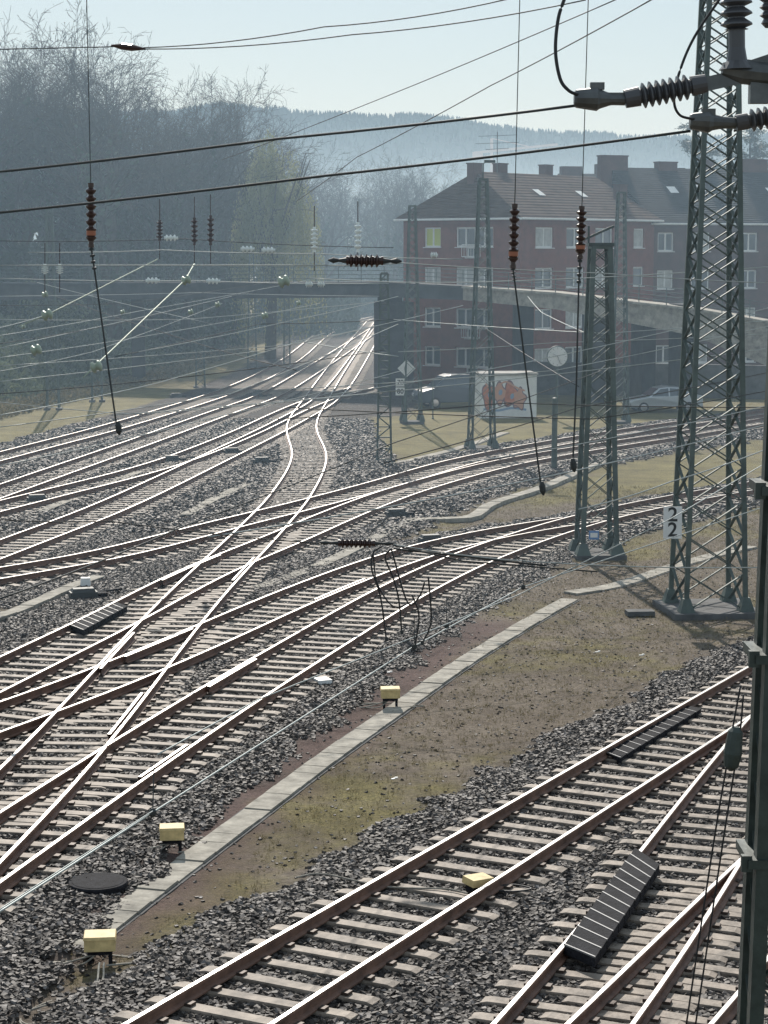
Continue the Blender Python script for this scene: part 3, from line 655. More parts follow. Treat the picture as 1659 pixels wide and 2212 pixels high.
def louvre(quadpx, n_=11, z=.36, name='point_heating_cover'):
    A, B, C_, D2 = [G(x, y, z) for x, y in quadpx]; mb = MB()
    for i in range(n_):
        t0_ = (i + .04) / n_; t1_ = (i + .96) / n_
        a = A.lerp(B, t0_); b_ = A.lerp(B, t1_); c = D2.lerp(C_, t1_); d = D2.lerp(C_, t0_)
        up = Vector((0, 0, .05))
        mb.add([a, b_ + up * .3, c + up * .3, d, a - up * 2.5, b_ - up * 2.5, c - up * 2.5, d - up * 2.5], [(0, 1, 2, 3), (4, 7, 6, 5), (0, 4, 5, 1), (1, 5, 6, 2), (2, 6, 7, 3), (3, 7, 4, 0)], 0)
        mb.beam(a + up * .2, d + up * .2, .022, .022, 1)
    return mb.obj(name, [M_cover, M_edge])
louvre([(1218, 2042), (1372, 1832), (1425, 1868), (1285, 2070)], 12)
louvre([(1305, 1625), (1480, 1523), (1515, 1532), (1340, 1638)], 13, .24)
louvre([(150, 1350), (250, 1300), (275, 1310), (180, 1362)], 9, .3)
M_pm = mat('machine_paint', (.07, .075, .075), .6, .2)
def pmach(px, py, ang=.3, s_=1.0, m=None):
    p = G(px, py, 0); mb = MB(); mb.box((p.x, p.y, .18), (.95 * s_, .5 * s_, .2), 0, ang); mb.box((p.x, p.y, .32), (.85 * s_, .42 * s_, .1), 0, ang, .85); mb.box((p.x + .6 * s_ * math.cos(ang), p.y + .6 * s_ * math.sin(ang), .16), (.35, .3, .14), 1, ang)
    mb.beam((p.x, p.y, .2), (p.x + .9, p.y + .9, .2), .05, .05, 1); mb.obj('point_machine', [m or M_galv, M_cover])
for a in ((180, 1300), (370, 1002), (565, 1006), (380, 862), (175, 940), (45, 886), (555, 862), (560, 800), (930, 1180), (855, 1122), (500, 985), (80, 1090)): pmach(*a, .3, .75, M_pm)
mb = MB(); p = G(697, 1488); mb.box((p.x, p.y, .12), (.3, .35, .2), 0, .4); mb.box((p.x - .28, p.y, .1), (.2, .25, .15), 1, .4); mb.obj('rail_contact_box', [M_white, M_cover])
mb = MB(); p = G(785, 1482); mb.box((p.x, p.y, .02), (1.1, .9, .05), 0, .3); mb.obj('concrete_pad', [M_slab])
mb = MB(); p = G(1365, 1330); mb.box((p.x + .2, p.y, .08), (.7, .4, .12), 0, .1); mb.obj('concrete_block', [M_concd])
mb = MB(); p = G(185, 1275); mb.box((p.x, p.y, .2), (.3, .25, .3), 0, .1, .8); mb.obj('marker_stone', [M_white])
mb = MB()
for x, y in ((840, 1452), (540, 1680), (850, 1682), (1385, 1415), (1290, 1408), (1240, 1620), (520, 1565), (1580, 1425), (600, 1475), (620, 1252)):
    p = G(x, y, .06); a_ = rnd.uniform(0, 3); mb.box(p, (.09, .04, .015), 0, a_); mb.box(p + Vector((.05, .03, .01)), (.04, .05, .02), 0, a_ + 1)
mb.obj('litter', [M_white])

# ------------------------------------------------------------------ buildings
def wall(mbs, o, dx, Wd, z0, z1, ops):
    wmb, fmb, gmb = mbs; dx = Vector((dx[0], dx[1])).normalized(); nn = Vector((dx.y, -dx.x)); o = Vector(o)
    def P(x, z, dep=0.0):
        q = o + dx * x - nn * dep; return (q.x, q.y, z)
    xs = sorted({0, Wd, *[a[0] for a in ops], *[a[1] for a in ops]}); zs = sorted({z0, z1, *[a[2] for a in ops], *[a[3] for a in ops]})
    for xa, xb_ in zip(xs, xs[1:]):
        for za, zb in zip(zs, zs[1:]):
            cx, cz = (xa + xb_) / 2, (za + zb) / 2
            if any(a[0] < cx < a[1] and a[2] < cz < a[3] for a in ops): continue
            wmb.quad(P(xa, za), P(xb_, za), P(xb_, zb), P(xa, zb), 0)
    for a in ops:
        x0, x1, za, zb = a[:4]; dep = .16; gm_ = a[4] if len(a) > 4 else 0; nm_ = a[5] if len(a) > 5 else 2
        for q in ((x0, za, x0, zb), (x1, za, x1, zb), (x0, za, x1, za), (x0, zb, x1, zb)):
            wmb.quad(P(q[0], q[1]), P(q[2], q[3]), P(q[2], q[3], dep), P(q[0], q[1], dep), 0)
        gmb.quad(P(x0, za, dep), P(x1, za, dep), P(x1, zb, dep), P(x0, zb, dep), gm_)
        t = .10
        def bar(xa, xb_, zc, zd):
            pr = [P(xa, zc, dep - .06), P(xb_, zc, dep - .06), P(xb_, zd, dep - .06), P(xa, zd, dep - .06), P(xa, zc, dep - .004), P(xb_, zc, dep - .004), P(xb_, zd, dep - .004), P(xa, zd, dep - .004)]
            fmb.add(pr, [(0, 1, 2, 3), (0, 4, 5, 1), (1, 5, 6, 2), (2, 6, 7, 3), (3, 7, 4, 0)], 0)
        bar(x0, x1, za, za + t); bar(x0, x1, zb - t, zb); bar(x0, x0 + t, za + t, zb - t); bar(x1 - t, x1, za + t, zb - t)
        for k in range(1, nm_): xm = x0 + (x1 - x0) * k / nm_; bar(xm - t * .55, xm + t * .55, za + t, zb - t)
        q0, q1 = P(x0 - .06, za - .03, -.05), P(x1 + .06, za - .03, -.05); fmb.beam(q0, q1, .08, .05, 0)
ROWS = [10.05, 7.35, 4.6, 1.95]
A = Vector((1.35, 144.7)); C0 = Vector((9.0, 138.0)); E = Vector((19.4, 150.0))
house = empty('brick_house')
wmb, fmb, gmb = MB(), MB(), MB()
Wg = (C0 - A).length; ops = []
for i, z in enumerate(ROWS):
    ops.append((1.9, 3.35, z - .65, z + .68, 2 if i == 0 else (1 if i == 1 else 0), 2))
    ops.append((4.7, 7.9, z - .65, z + .68, 1 if i == 1 else 0, 4))
    ops.append((5.6, 6.6, z - 1.35, z - .655, 0, 1))
wall((wmb, fmb, gmb), A, C0 - A, Wg, -0.5, 11.3, ops)
Ws = (E - C0).length; ops = []
for i, z in enumerate(ROWS):
    for j, (a, b_) in enumerate(((1.7, 3.7), (5.2, 7.3), (8.6, 10.7), (13.3, 14.6))):
        if i == 3 and j == 3: continue
        ops.append((a, b_, z - .7, z + .66, 1 if (i * 4 + j) % 3 == 0 else 0, 2 if j < 3 else 1))
wall((wmb, fmb, gmb), C0, E - C0, Ws, -0.5, 11.3, ops)
ds = (E - C0).normalized(); dg = (A - C0).normalized(); Bk = A + ds * Ws
for a, b_ in ((E, Bk), (Bk, A)): wmb.quad((a.x, a.y, -.5), (b_.x, b_.y, -.5), (b_.x, b_.y, 11.3), (a.x, a.y, 11.3))
wmb.obj('walls', [M_brick], parent=house); fmb.obj('window_frames', [M_white], parent=house); gmb.obj('window_glass', [M_glass, M_curt, M_yblind], parent=house)
def hip(name, o, du, Lu, dv, Lv, ze, zr, ov, set0, set1, m, parent):
    o = Vector(o); a = o - du * ov - dv * ov; b_ = o + du * (Lu + ov) - dv * ov; c = o + du * (Lu + ov) + dv * (Lv + ov); d = o - du * ov + dv * (Lv + ov)
    r0 = o + du * set0 + dv * Lv / 2; r1 = o + du * (Lu - set1) + dv * Lv / 2; mb = MB(); v3 = lambda q, z: (q.x, q.y, z)
    vs = [v3(a, ze), v3(b_, ze), v3(c, ze), v3(d, ze), v3(r0, zr), v3(r1, zr), v3(a, ze - .12), v3(b_, ze - .12), v3(c, ze - .12), v3(d, ze - .12)]
    mb.add(vs, [(0, 1, 5, 4), (1, 2, 5), (2, 3, 4, 5), (3, 0, 4), (9, 8, 7, 6), (0, 6, 7, 1), (1, 7, 8, 2), (2, 8, 9, 3), (3, 9, 6, 0)]); mb.obj(name, [m], parent=parent)
    mb = MB(); mb.tube([v3(a - dv * .05, ze - .06), v3(b_ - dv * .05, ze - .06)], .08, 6); mb.tube([v3(a - du * .05, ze - .07), v3(d - du * .05, ze - .07)], .08, 6); mb.obj('gutters', [M_white], parent=parent)
hip('roof', C0, ds, Ws, dg, Wg, 11.32, 14.5, .45, 1.6, .2, M_roof, house)
mb = MB()
for t, v_, h in ((1.5, .5, 15.0), (5, .55, 15.1), (11, .6, 15.2), (14.5, .2, 13.8)):
    q = C0 + ds * t + dg * Wg * v_; mb.box((q.x, q.y, h - 1), (.9, .6, 2), 0, .85); mb.box((q.x, q.y, h + .03), (1.0, .7, .08), 0, .85)
mb.obj('chimneys', [M_brickd], parent=house)
mb = MB()
for t in (5.5, 10.5):
    v0 = .22 * Wg; q = C0 + ds * t + dg * v0; z = 11.32 + 3.18 * (v0 + .45) / (Wg / 2 + .45) + .06; sl_ = Vector((dg.x * 5.1, dg.y * 5.1, 3.18)).normalized()
    c = Vector((q.x, q.y, z)); d3 = Vector((ds.x, ds.y, 0)) * .35; mb.add([c - d3, c + d3, c + d3 + sl_ * .8, c - d3 + sl_ * .8], [(0, 1, 2, 3)])
mb.obj('skylights', [M_white], parent=house)
mb = MB()
for z in ROWS[:3]:
    q0 = A + (C0 - A).normalized() * 5.3; q1 = A + (C0 - A).normalized() * 6.9; nn = Vector(((C0 - A).normalized().y, -(C0 - A).normalized().x))
    for k in range(9):
        q = q0.lerp(q1, k / 8) + nn * .12; mb.beam((q.x, q.y, z - 1.3), (q.x, q.y, z - .5), .03, .03)
    a = q0 + nn * .12; b_ = q1 + nn * .12; mb.beam((a.x, a.y, z - .5), (b_.x, b_.y, z - .5), .05, .05); mb.beam((a.x, a.y, z - 1.3), (b_.x, b_.y, z - 1.3), .05, .05)
mb.obj('balcony_railing', [M_white], parent=house)
mb = MB(); q = C0 + ds * 4 + dg * Wg * .5; zt = W(1050, 285, q.y).z; mb.tube([(q.x, q.y, 14.3), (q.x, q.y, zt)], .035, 6)
for k, L in ((0, 2.6), (.5, 3.0), (.9, 1.6), (1.4, 1.2)): mb.tube([(q.x - L / 2, q.y, zt - .3 - k), (q.x + L / 2, q.y, zt - .3 - k + .1)], .018, 5)
mb.obj('tv_antenna', [M_galv], parent=house)
th = empty('terraced_house'); wmb, fmb, gmb = MB(), MB(), MB(); dt = Vector((.93, .37)).normalized(); o2 = E + Vector((.02, .02)); ops = []
for i, z in enumerate(ROWS):
    for j, (a, b_) in enumerate(((.3, 1.6), (3.1, 4.6), (7.2, 8.6), (10.5, 12), (14, 15.5), (18, 19.5), (22, 23.5))):
        ops.append((a, b_, z - .95, z + .4, 1 if (i + j) % 3 == 1 else 0, 2))
wall((wmb, fmb, gmb), o2, dt, 28, -.5, 11.1, ops); wmb.obj('walls', [M_brickd], parent=th); fmb.obj('window_frames', [M_white], parent=th); gmb.obj('window_glass', [M_glass, M_curt], parent=th)
nv = Vector((-dt.y, dt.x)); hip('roof', o2, dt, 28, nv, 13, 11.12, 15.3, .3, -.2, 0, M_slate, th)
mb = MB()
for t, v_, z in ((3.5, .25, 12.9), (6, .27, 13), (8.6, .25, 13), (12, .25, 12.9), (16, .3, 13.2)):
    q = o2 + dt * t + nv * 13 * v_; z = 11.12 + 4.18 * (13 * v_ + .3) / 6.8 + .08; sl_ = Vector((nv.x * 6.5, nv.y * 6.5, 4.18)).normalized(); c = Vector((q.x, q.y, z)); d3 = Vector((dt.x, dt.y, 0)) * .35
    mb.add([c - d3, c + d3, c + d3 + sl_ * .9, c - d3 + sl_ * .9], [(0, 1, 2, 3)])
mb.obj('skylights', [M_white], parent=th)
mb = MB()
for t, wd, h in ((0, 2.2, 16.1), (4.5, 1.6, 15.7), (8, 1, 15.9), (12, 2.4, 16), (20, 1.5, 16)):
    q = o2 + dt * t + nv * 6.5; mb.box((q.x, q.y, h - 1.2), (wd, .7, 2.4), 0, .38); mb.box((q.x, q.y, h + .04), (wd + .1, .8, .09), 0, .38)
mb.obj('chimneys', [M_brickd], parent=th)
rb = empty('apartment_block'); mb = MB(); o3 = Vector((15.2, 172)); du = Vector((1, .12)).normalized(); nv3 = Vector((-du.y, du.x))
pts = [o3, o3 + du * 34, o3 + du * 34 + nv3 * 10, o3 + nv3 * 10]
for a, b_ in zip(pts, pts[1:] + pts[:1]): mb.quad((a.x, a.y, 0), (b_.x, b_.y, 0), (b_.x, b_.y, 13.2), (a.x, a.y, 13.2))
mb.obj('walls', [M_brickd], parent=rb); hip('roof', o3, du, 34, nv3, 10, 13.22, 15.6, .3, .1, 0, M_slate, rb)
mb = MB()
for t, wd, h in ((1.2, 1.8, 16.2), (4.5, 2.4, 16.4), (10, 2.0, 16.1), (16, 2.5, 16.3), (24, 2, 16.2)):
    q = o3 + du * t + nv3 * 5; mb.box((q.x, q.y, h - 1), (wd, .8, 2), 0, .12)
mb.obj('chimneys', [M_brickd], parent=rb)
wh = empty('white_house'); mb = MB(); q = W(722, 540, 340); mb.box((q.x, q.y, 5.6), (6.6, 7, 11.6)); mb.obj('walls', [M_white], parent=wh)
mb = MB(); x0, x1, y0, y1 = q.x - 3.7, q.x + 3.7, q.y - 3.8, q.y + 3.8; mb.add([(x0, y0, 11.4), (x1, y0, 11.4), (x1, y1, 11.4), (x0, y1, 11.4), (q.x, y0 + 1, 15.6), (q.x, y1 - 1, 15.6)], [(0, 1, 4), (1, 2, 5, 4), (2, 3, 5), (3, 0, 4, 5)]); mb.obj('roof', [M_slate], parent=wh)
mb = MB(); [mb.box((q.x + a, y0 + .27, 9.9), (1.1, .06, 1.3)) for a in (-1.8, 1.8)]; mb.obj('windows', [M_glass], parent=wh)

# ------------------------------------------------------------------ road bridge with ramp
br = empty('road_bridge')
stn = [(-150, 612, 650, 150), (0, 613, 648, 145), (400, 612, 646, 138), (830, 612, 642, 132), (1000, 620, 648, 128), (1200, 634, 668, 124), (1380, 655, 702, 121), (1500, 668, 726, 118), (1680, 700, 800, 116)]
mb = MB(); pr = []
for x, a, b_, d in stn: t_ = W(x, a, d); u_ = W(x, b_, d); pr.append((t_, u_))
for i in range(len(pr) - 1):
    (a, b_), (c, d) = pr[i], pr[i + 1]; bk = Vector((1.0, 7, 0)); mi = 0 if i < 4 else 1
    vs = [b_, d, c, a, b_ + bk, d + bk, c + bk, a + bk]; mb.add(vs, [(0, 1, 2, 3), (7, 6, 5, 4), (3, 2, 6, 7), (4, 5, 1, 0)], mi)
    mb.beam(a + Vector((0, -.12, .0)), c + Vector((0, -.12, .0)), .3, .14, mi)
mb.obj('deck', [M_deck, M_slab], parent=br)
mb = MB()
for i in range(len(pr) - 1):
    a, c = pr[i][0], pr[i + 1][0]; n_s = max(2, int((c - a).length / 1.6))
    for k in range(n_s): q = a.lerp(c, k / n_s); mb.beam(q, q + Vector((0, 0, 1.05)), .05, .05)
    for h in (.3, .55, .8, 1.05): mb.beam(a + Vector((0, 0, h)), c + Vector((0, 0, h)), .04, .04)
mb.obj('railing', [M_mast], parent=br)
mb = MB()
for x, d, wd in ((842, 134, 1.3), (1135, 128, .8), (1290, 125, .8), (1400, 123, .8), (1485, 121, .8), (-60, 151, 2), (290, 143, .9)):
    q = W(x, 640, d); q.y += 2; zt = q.z + (0.05 if x < 1200 else -.5); mb.box((q.x, q.y, zt / 2), (wd, 3.2, zt), 0, .1)
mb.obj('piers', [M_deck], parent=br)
mb = MB(); a = W(1140, 640, 133); b_ = W(1700, 640, 128); mb.beam((a.x, a.y, 1.0), (b_.x, b_.y, 1.0), .4, 2.2); mb.obj('retaining_wall', [M_concd])
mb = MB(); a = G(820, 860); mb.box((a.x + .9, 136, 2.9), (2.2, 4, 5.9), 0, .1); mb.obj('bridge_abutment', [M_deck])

# ------------------------------------------------------------------ graffiti hut
e = empty('utility_hut'); g0 = G(1093, 903); hw_, hd, hh = 3.15, 2.2, 2.35; ang = .12; mb = MB(); mb.box((g0.x, g0.y + hd / 2, hh / 2), (hw_, hd, hh), 0, ang); mb.box((g0.x, g0.y + hd / 2, hh + .06), (hw_ + .15, hd + .15, .12), 1, ang); mb.obj('walls', [M_white, M_conc], parent=e)
ca_, sa_ = math.cos(ang), math.sin(ang)
def fp(x, z, o=.006):
    lx = x; ly = -hd / 2 - o; return Vector((g0.x + lx * ca_ - ly * sa_, g0.y + hd / 2 + lx * sa_ + ly * ca_, z))
def strip(pts, wd, o, mi, mb):
    P = cat([Vector((a, b_)) for a, b_ in pts], 8)
    for i in range(len(P) - 1):
        d = (P[i + 1] - P[i]).normalized(); nn = Vector((-d.y, d.x)) * wd / 2
        mb.quad(fp(*(P[i] - nn), o), fp(*(P[i + 1] - nn), o), fp(*(P[i + 1] + nn), o), fp(*(P[i] + nn), o), mi)
mb = MB()
def blob(cx, cz, rx, rz, ph, o, mi, lob=3, amp=.18):
    P = [fp(cx + rx * math.cos(t) * (1 + amp * math.sin(lob * t + ph)), cz + rz * math.sin(t) * (1 + amp * math.sin(lob * t + ph)), o) for t in [k * 2 * math.pi / 36 for k in range(36)]]
    mb.add(P, [tuple(range(36))], mi)
BL = ((-1.1, 1.2, .38, .72, .3, 3), (-.5, 1.35, .40, .6, 1.4, 4), (.12, 1.3, .42, .7, 2.2, 3), (.6, 1.05, .38, .6, .9, 5))
for k, (cx, cz, rx, rz, ph, lob) in enumerate(BL): blob(cx, cz, rx, rz, ph, .006 + .001 * k, 1, lob)
for k, (cx, cz, rx, rz, ph, lob) in enumerate(BL): blob(cx, cz, rx * .84, rz * .86, ph, .012 + .001 * k, 0 if k % 2 == 0 else 2, lob)
for cx, cz in ((-1.05, 1.3), (-.45, 1.42), (.2, 1.2)): blob(cx, cz, .09, .18, 1, .018, 3, 2)
strip([(-1.3, 1.9), (-.9, 1.6), (-.2, 2.0), (.4, 1.7), (.9, 1.5)], .09, .020, 2, mb); strip([(-1.4, .5), (-.6, .42), (.2, .55), (1.0, .45)], .12, .004, 3, mb); strip([(-.8, .65), (-.5, 1.0), (0, .8), (.5, .65)], .05, .022, 1, mb)
mb.obj('graffiti', [mat('spray_orange', (.55, .2, .12), .6, 0, 3, .3), mat('spray_dark', (.22, .14, .16), .6), mat('spray_pink', (.6, .32, .22), .6), mat('spray_blue', (.25, .35, .5), .6)], parent=e)
# ------------------------------------------------------------------ vehicles
M_tyre = mat('tyre', (.02, .02, .02), .8); M_chrome = mat('alloy', (.4, .4, .42), .3, .8); M_lamp = mat('headlamp', (.7, .72, .75), .1)
def vehicle(name, prof, wd, belt, top, wins, ws, wheels, wr, paint, loc, rot):
    e = empty(name); mb = MB(); n = len(prof)
    def yy(z): return wd / 2 * (1 - .16 * max(0, (z - belt) / (top - belt)))
    L = [(x, -yy(z), z) for x, z in prof]; R = [(x, yy(z), z) for x, z in prof]
    mb.add(L + R, [tuple(range(n)), tuple(range(2 * n - 1, n - 1, -1))] + [(i, i + n, (i + 1) % n + n, (i + 1) % n) for i in range(n)])
    o1 = mb.obj('body', [paint], parent=e)
    bv = o1.modifiers.new('bevel', 'BEVEL'); bv.width = .05; bv.segments = 3; bv.limit_method = 'ANGLE'
    mb = MB()
    for wn in wins:
        for s_ in (-1, 1): mb.add([(x, s_ * (yy(z) + .012), z) for x, z in wn], [tuple(range(len(wn)))])
    for i, j in ws:
        (xa, za), (xb_, zb) = prof[i], prof[j]; d = Vector((xb_ - xa, zb - za)); nn = Vector((-d.y, d.x)).normalized()
        c = Vector(((sum(p[0] for p in prof) / n), sum(p[1] for p in prof) / n))
        if (Vector((xa, za)) - c).dot(nn) < 0: nn = -nn
        a = Vector((xa, za)) + d * .1 + nn * .012; b_ = Vector((xa, za)) + d * .9 + nn * .012
        mb.add([(a.x, -yy(a.y) * .88, a.y), (a.x, yy(a.y) * .88, a.y), (b_.x, yy(b_.y) * .86, b_.y), (b_.x, -yy(b_.y) * .86, b_.y)], [(0, 1, 2, 3)])
    mb.obj('windows', [M_glass], parent=e); mb = MB()
    for x in wheels:
        for s_ in (-1, 1):
            a = Vector((x, s_ * (wd / 2 - .2), wr)); b_ = Vector((x, s_ * (wd / 2 + .02), wr)); mb.lathe(a, b_, [(0, wr), (.85, wr), (1, wr * .88)], 20, 0); mb.lathe(a, b_ + Vector((0, s_ * .012, 0)), [(0, wr * .62), (.95, wr * .62), (1, wr * .2)], 12, 1)
    mb.obj('wheels', [M_tyre, M_chrome], parent=e); mb = MB(); x0 = min(p[0] for p in prof)
    for s_ in (-1, 1): mb.box((x0 + .1, s_ * wd * .36, belt * .68), (.22, .34, .18), 0)
    mb.box((x0 - .01, 0, belt * .35), (.1, wd * .7, .16), 1); mb.obj('lamps_and_grille', [M_lamp, M_black], parent=e)
    e.location = loc; e.rotation_euler = (0, 0, rot); return e
vp = [(-2.4, .35), (-2.42, .75), (-2.3, 1.0), (-1.55, 1.2), (-.85, 1.85), (-.5, 1.95), (2.2, 1.95), (2.35, 1.8), (2.42, 1.0), (2.42, .35)]
g = G(985, 883); vehicle('parked_van', vp, 1.9, 1.1, 1.95, [[(-1.35, 1.22), (-.75, 1.78), (-.35, 1.8), (-.35, 1.2)], [(-.25, 1.2), (-.25, 1.8), (.9, 1.8), (.9, 1.2)], [(1.0, 1.2), (1.0, 1.8), (2.1, 1.78), (2.2, 1.2)]], [(3, 4)], (-1.5, 1.5), .34, mat('paint_darkblue', (.03, .05, .075), .35, .1), (g.x, g.y + 1, 0.02), .25)
cp = [(-2.1, .3), (-2.15, .6), (-2.0, .75), (-1.05, .9), (-.4, 1.4), (.1, 1.47), (.9, 1.42), (1.6, 1.0), (2.1, .95), (2.15, .3)]
g = G(1435, 892); vehicle('parked_car', cp, 1.75, .9, 1.47, [[(-.9, .93), (-.35, 1.34), (.1, 1.39), (.1, .93)], [(.18, .93), (.18, 1.39), (.85, 1.34), (1.35, 1.0)]], [(3, 4), (6, 7)], (-1.35, 1.3), .31, mat('paint_silver', (.45, .48, .5), .3, .6), (g.x, g.y + .8, 0.02), .15)
# ------------------------------------------------------------------ clock
e = empty('station_clock'); c = W(1204, 770, 112); mb = MB(); mb.lathe(c + Vector((0, .12, 0)), c - Vector((0, .1, 0)), [(0, .5), (.1, .58), (.9, .58), (1, .55)], 32); mb.tube([(c.x, c.y + .2, 0), (c.x, c.y + .2, c.z + .3)], .07, 8); mb.obj('case_and_pole', [M_mast], parent=e)
mb = MB(); mb.lathe(c - Vector((0, .1, 0)), c - Vector((0, .108, 0)), [(0, .53), (1, .53)], 32); mb.obj('dial', [M_white], parent=e)
mb = MB()
for k in range(12): a = k * math.pi / 6; u_ = Vector((math.sin(a), 0, math.cos(a))); mb.beam(c + u_ * .40 - Vector((0, .12, 0)), c + u_ * .5 - Vector((0, .12, 0)), .05, .01)
for a, L, w_ in ((-1.0, .3, .09), (2.75, .45, .07)): u_ = Vector((math.sin(a), 0, math.cos(a))); mb.beam(c - u_ * .08 - Vector((0, .13, 0)), c + u_ * L - Vector((0, .13, 0)), w_, .01)
mb.obj('hands_and_marks', [M_black], parent=e)

# ------------------------------------------------------------------ trees
def tree_mesh(seed, h=22, ivy=5000, buds=0, wide=1.0, dens=1.0):
    r = random.Random(seed); V = []; Fc = []; Mi = []; segs = []
    lv = [(1, .0), (9, .66), (6, .56), (5, .52), (4, .5), (2, .55)]
    def ring(p, d, rad, n):
        up = Vector((0, 0, 1)) if abs(d.z) < .9 else Vector((1, 0, 0)); a = d.cross(up).normalized(); b2 = a.cross(d)
        o = len(V)
        for j in range(n): t = 6.2832 * j / n; V.append(tuple(p + (a * math.cos(t) + b2 * math.sin(t)) * rad))
        return o
    def br(p, d, L, rad, lev):
        n = (8, 6, 4, 3, 3, 3)[lev]; ns = (7, 6, 4, 3, 2, 1)[lev]; pts = [(p, d, rad)]; o = ring(p, d, rad, n)
        for k in range(ns):
            j = .07 + .05 * lev; d = (d + Vector((r.uniform(-j, j), r.uniform(-j, j), r.uniform(-j, j) + (.07 if lev < 4 else .0)))).normalized()
            p = p + d * L / ns; rr_ = rad * (1 - .75 * (k + 1) / ns) if lev else rad * (1 - .7 * (k + 1) / ns)
            o2_ = ring(p, d, max(rr_, .009), n)
            for q in range(n): q2 = (q + 1) % n; Fc.append((o + q, o + q2, o2_ + q2, o2_ + q)); Mi.append(0)
            o = o2_; pts.append((p, d, rr_))
        if lev <= 2: segs.append((pts, lev))
        if lev >= 5: return
        cnt, ratio = lv[lev + 1]
        for k in range(cnt):
            t = (.3 + .7 * (k + r.random()) / cnt) if lev == 0 else (.25 + .75 * (k + r.random()) / cnt)
            f = t * ns; i = min(int(f), ns - 1); f -= i; a, b2 = pts[i], pts[i + 1]; q = a[0].lerp(b2[0], f); dd = a[1].lerp(b2[1], f).normalized(); ra = a[2] + (b2[2] - a[2]) * f
            ax = Vector((r.gauss(0, 1), r.gauss(0, 1), r.gauss(0, 1))); ax = (ax - dd * ax.dot(dd)).normalized(); an = r.uniform(.4, .8) * wide if lev < 2 else r.uniform(.4, .9)
            nd = (dd * math.cos(an) + ax * math.sin(an)).normalized()
            if nd.z < -.1 and lev < 3: nd.z *= -.5; nd.normalize()
            LL = L * ratio * r.uniform(.85, 1.15) * ((1.25 - .65 * t) if lev == 0 else 1)
            br(q, nd, LL, max(ra * .7, .014), lev + 1)
            if lev >= 3 and buds and r.random() < buds:
                c_ = q + nd * LL * r.random(); o_ = len(V); s_ = .06
                for _k in range(3): V.append(tuple(c_ + Vector((r.uniform(-s_, s_), r.uniform(-s_, s_), r.uniform(-s_, s_)))))
                Fc.append((o_, o_ + 1, o_ + 2)); Mi.append(2)
    br(Vector((0, 0, 0)), Vector((0, 0, 1)), h * .6, h * .021, 0)
    for _ in range(ivy):
        pts, lev = r.choice(segs[:1] * 8 + segs[:22]); i = r.randrange(len(pts) - 1); t = r.random(); q = pts[i][0].lerp(pts[i + 1][0], t)
        if q.z > h * .6 * (.8 + .4 * math.sin(i * 3 + lev)): continue
        rr_ = (.8 if lev == 0 else .4) * (1.1 - q.z / h); c_ = q + Vector((r.gauss(0, rr_ * .6), r.gauss(0, rr_ * .6), r.gauss(0, .4))); s_ = r.uniform(.08, .18); o_ = len(V)
        u_ = Vector((r.gauss(0, 1), r.gauss(0, 1), r.gauss(0, 1))).normalized(); v_ = u_.orthogonal().normalized()
        for a, b2 in ((-1, -1), (1, -1), (1, 1), (-1, 1)): V.append(tuple(c_ + (u_ * a + v_ * b2) * s_))
        Fc.append((o_, o_ + 1, o_ + 2, o_ + 3)); Mi.append(1)
    me = bpy.data.meshes.new('bare_tree'); me.from_pydata(V, [], Fc)
    for m in (M_bark, M_ivy, M_bud): me.materials.append(m)
    me.polygons.foreach_set('material_index', Mi); me.update(); return me, max(v[2] for v in V)
TM = [tree_mesh(1, 22, 1500, .3, 1.25), tree_mesh(2, 22, 5000, .2, 1.0), tree_mesh(5, 22, 9000, .2, .9), tree_mesh(9, 22, 600, .8, 1.1), tree_mesh(17, 22, 900, .4, 1.35)]
def put(px, D, top, k, par=None, name='bare_tree', sx=1.0):
    q = W(px, 540, D); me, mh = TM[k]; h = H + (540 - top) * D / 4435.0; o = bpy.data.objects.new(name, me); S.collection.objects.link(o)
    o.location = (q.x, q.y, 0); s_ = h / mh; o.scale = (s_ * sx, s_ * sx, s_); o.rotation_euler = (0, 0, rnd.uniform(0, 6.28))
    if par: o.parent = par
for a in ((-60, 165, 40, 1), (25, 168, 75, 2), (110, 172, 95, 1), (245, 165, 10, 4, None, 'bare_tree', 1.1), (330, 175, 120, 0), (400, 178, 150, 4), (468, 182, 160, 0), (160, 180, 130, 2), (60, 190, 85, 0), (290, 185, 180, 2), (500, 195, 240, 1), (-10, 178, 90, 2), (430, 205, 200, 2), (190, 175, 70, 0), (360, 170, 230, 2)):
    put(*a)
bgw = empty('background_woodland')
for a in ((560, 230, 290, 1), (640, 250, 350, 2), (690, 255, 325, 3), (750, 300, 310, 3), (800, 310, 310, 3), (850, 260, 295, 3), (900, 290, 350, 3), (945, 270, 335, 3), (680, 300, 380, 2), (830, 330, 410, 1), (780, 340, 390, 2), (880, 240, 400, 2), (20, 230, 180, 1), (240, 240, 200, 1), (360, 240, 220, 2), (470, 250, 250, 2), (985, 300, 370, 3), (130, 235, 190, 2)):
    put(*a, par=bgw, name='woodland_tree')
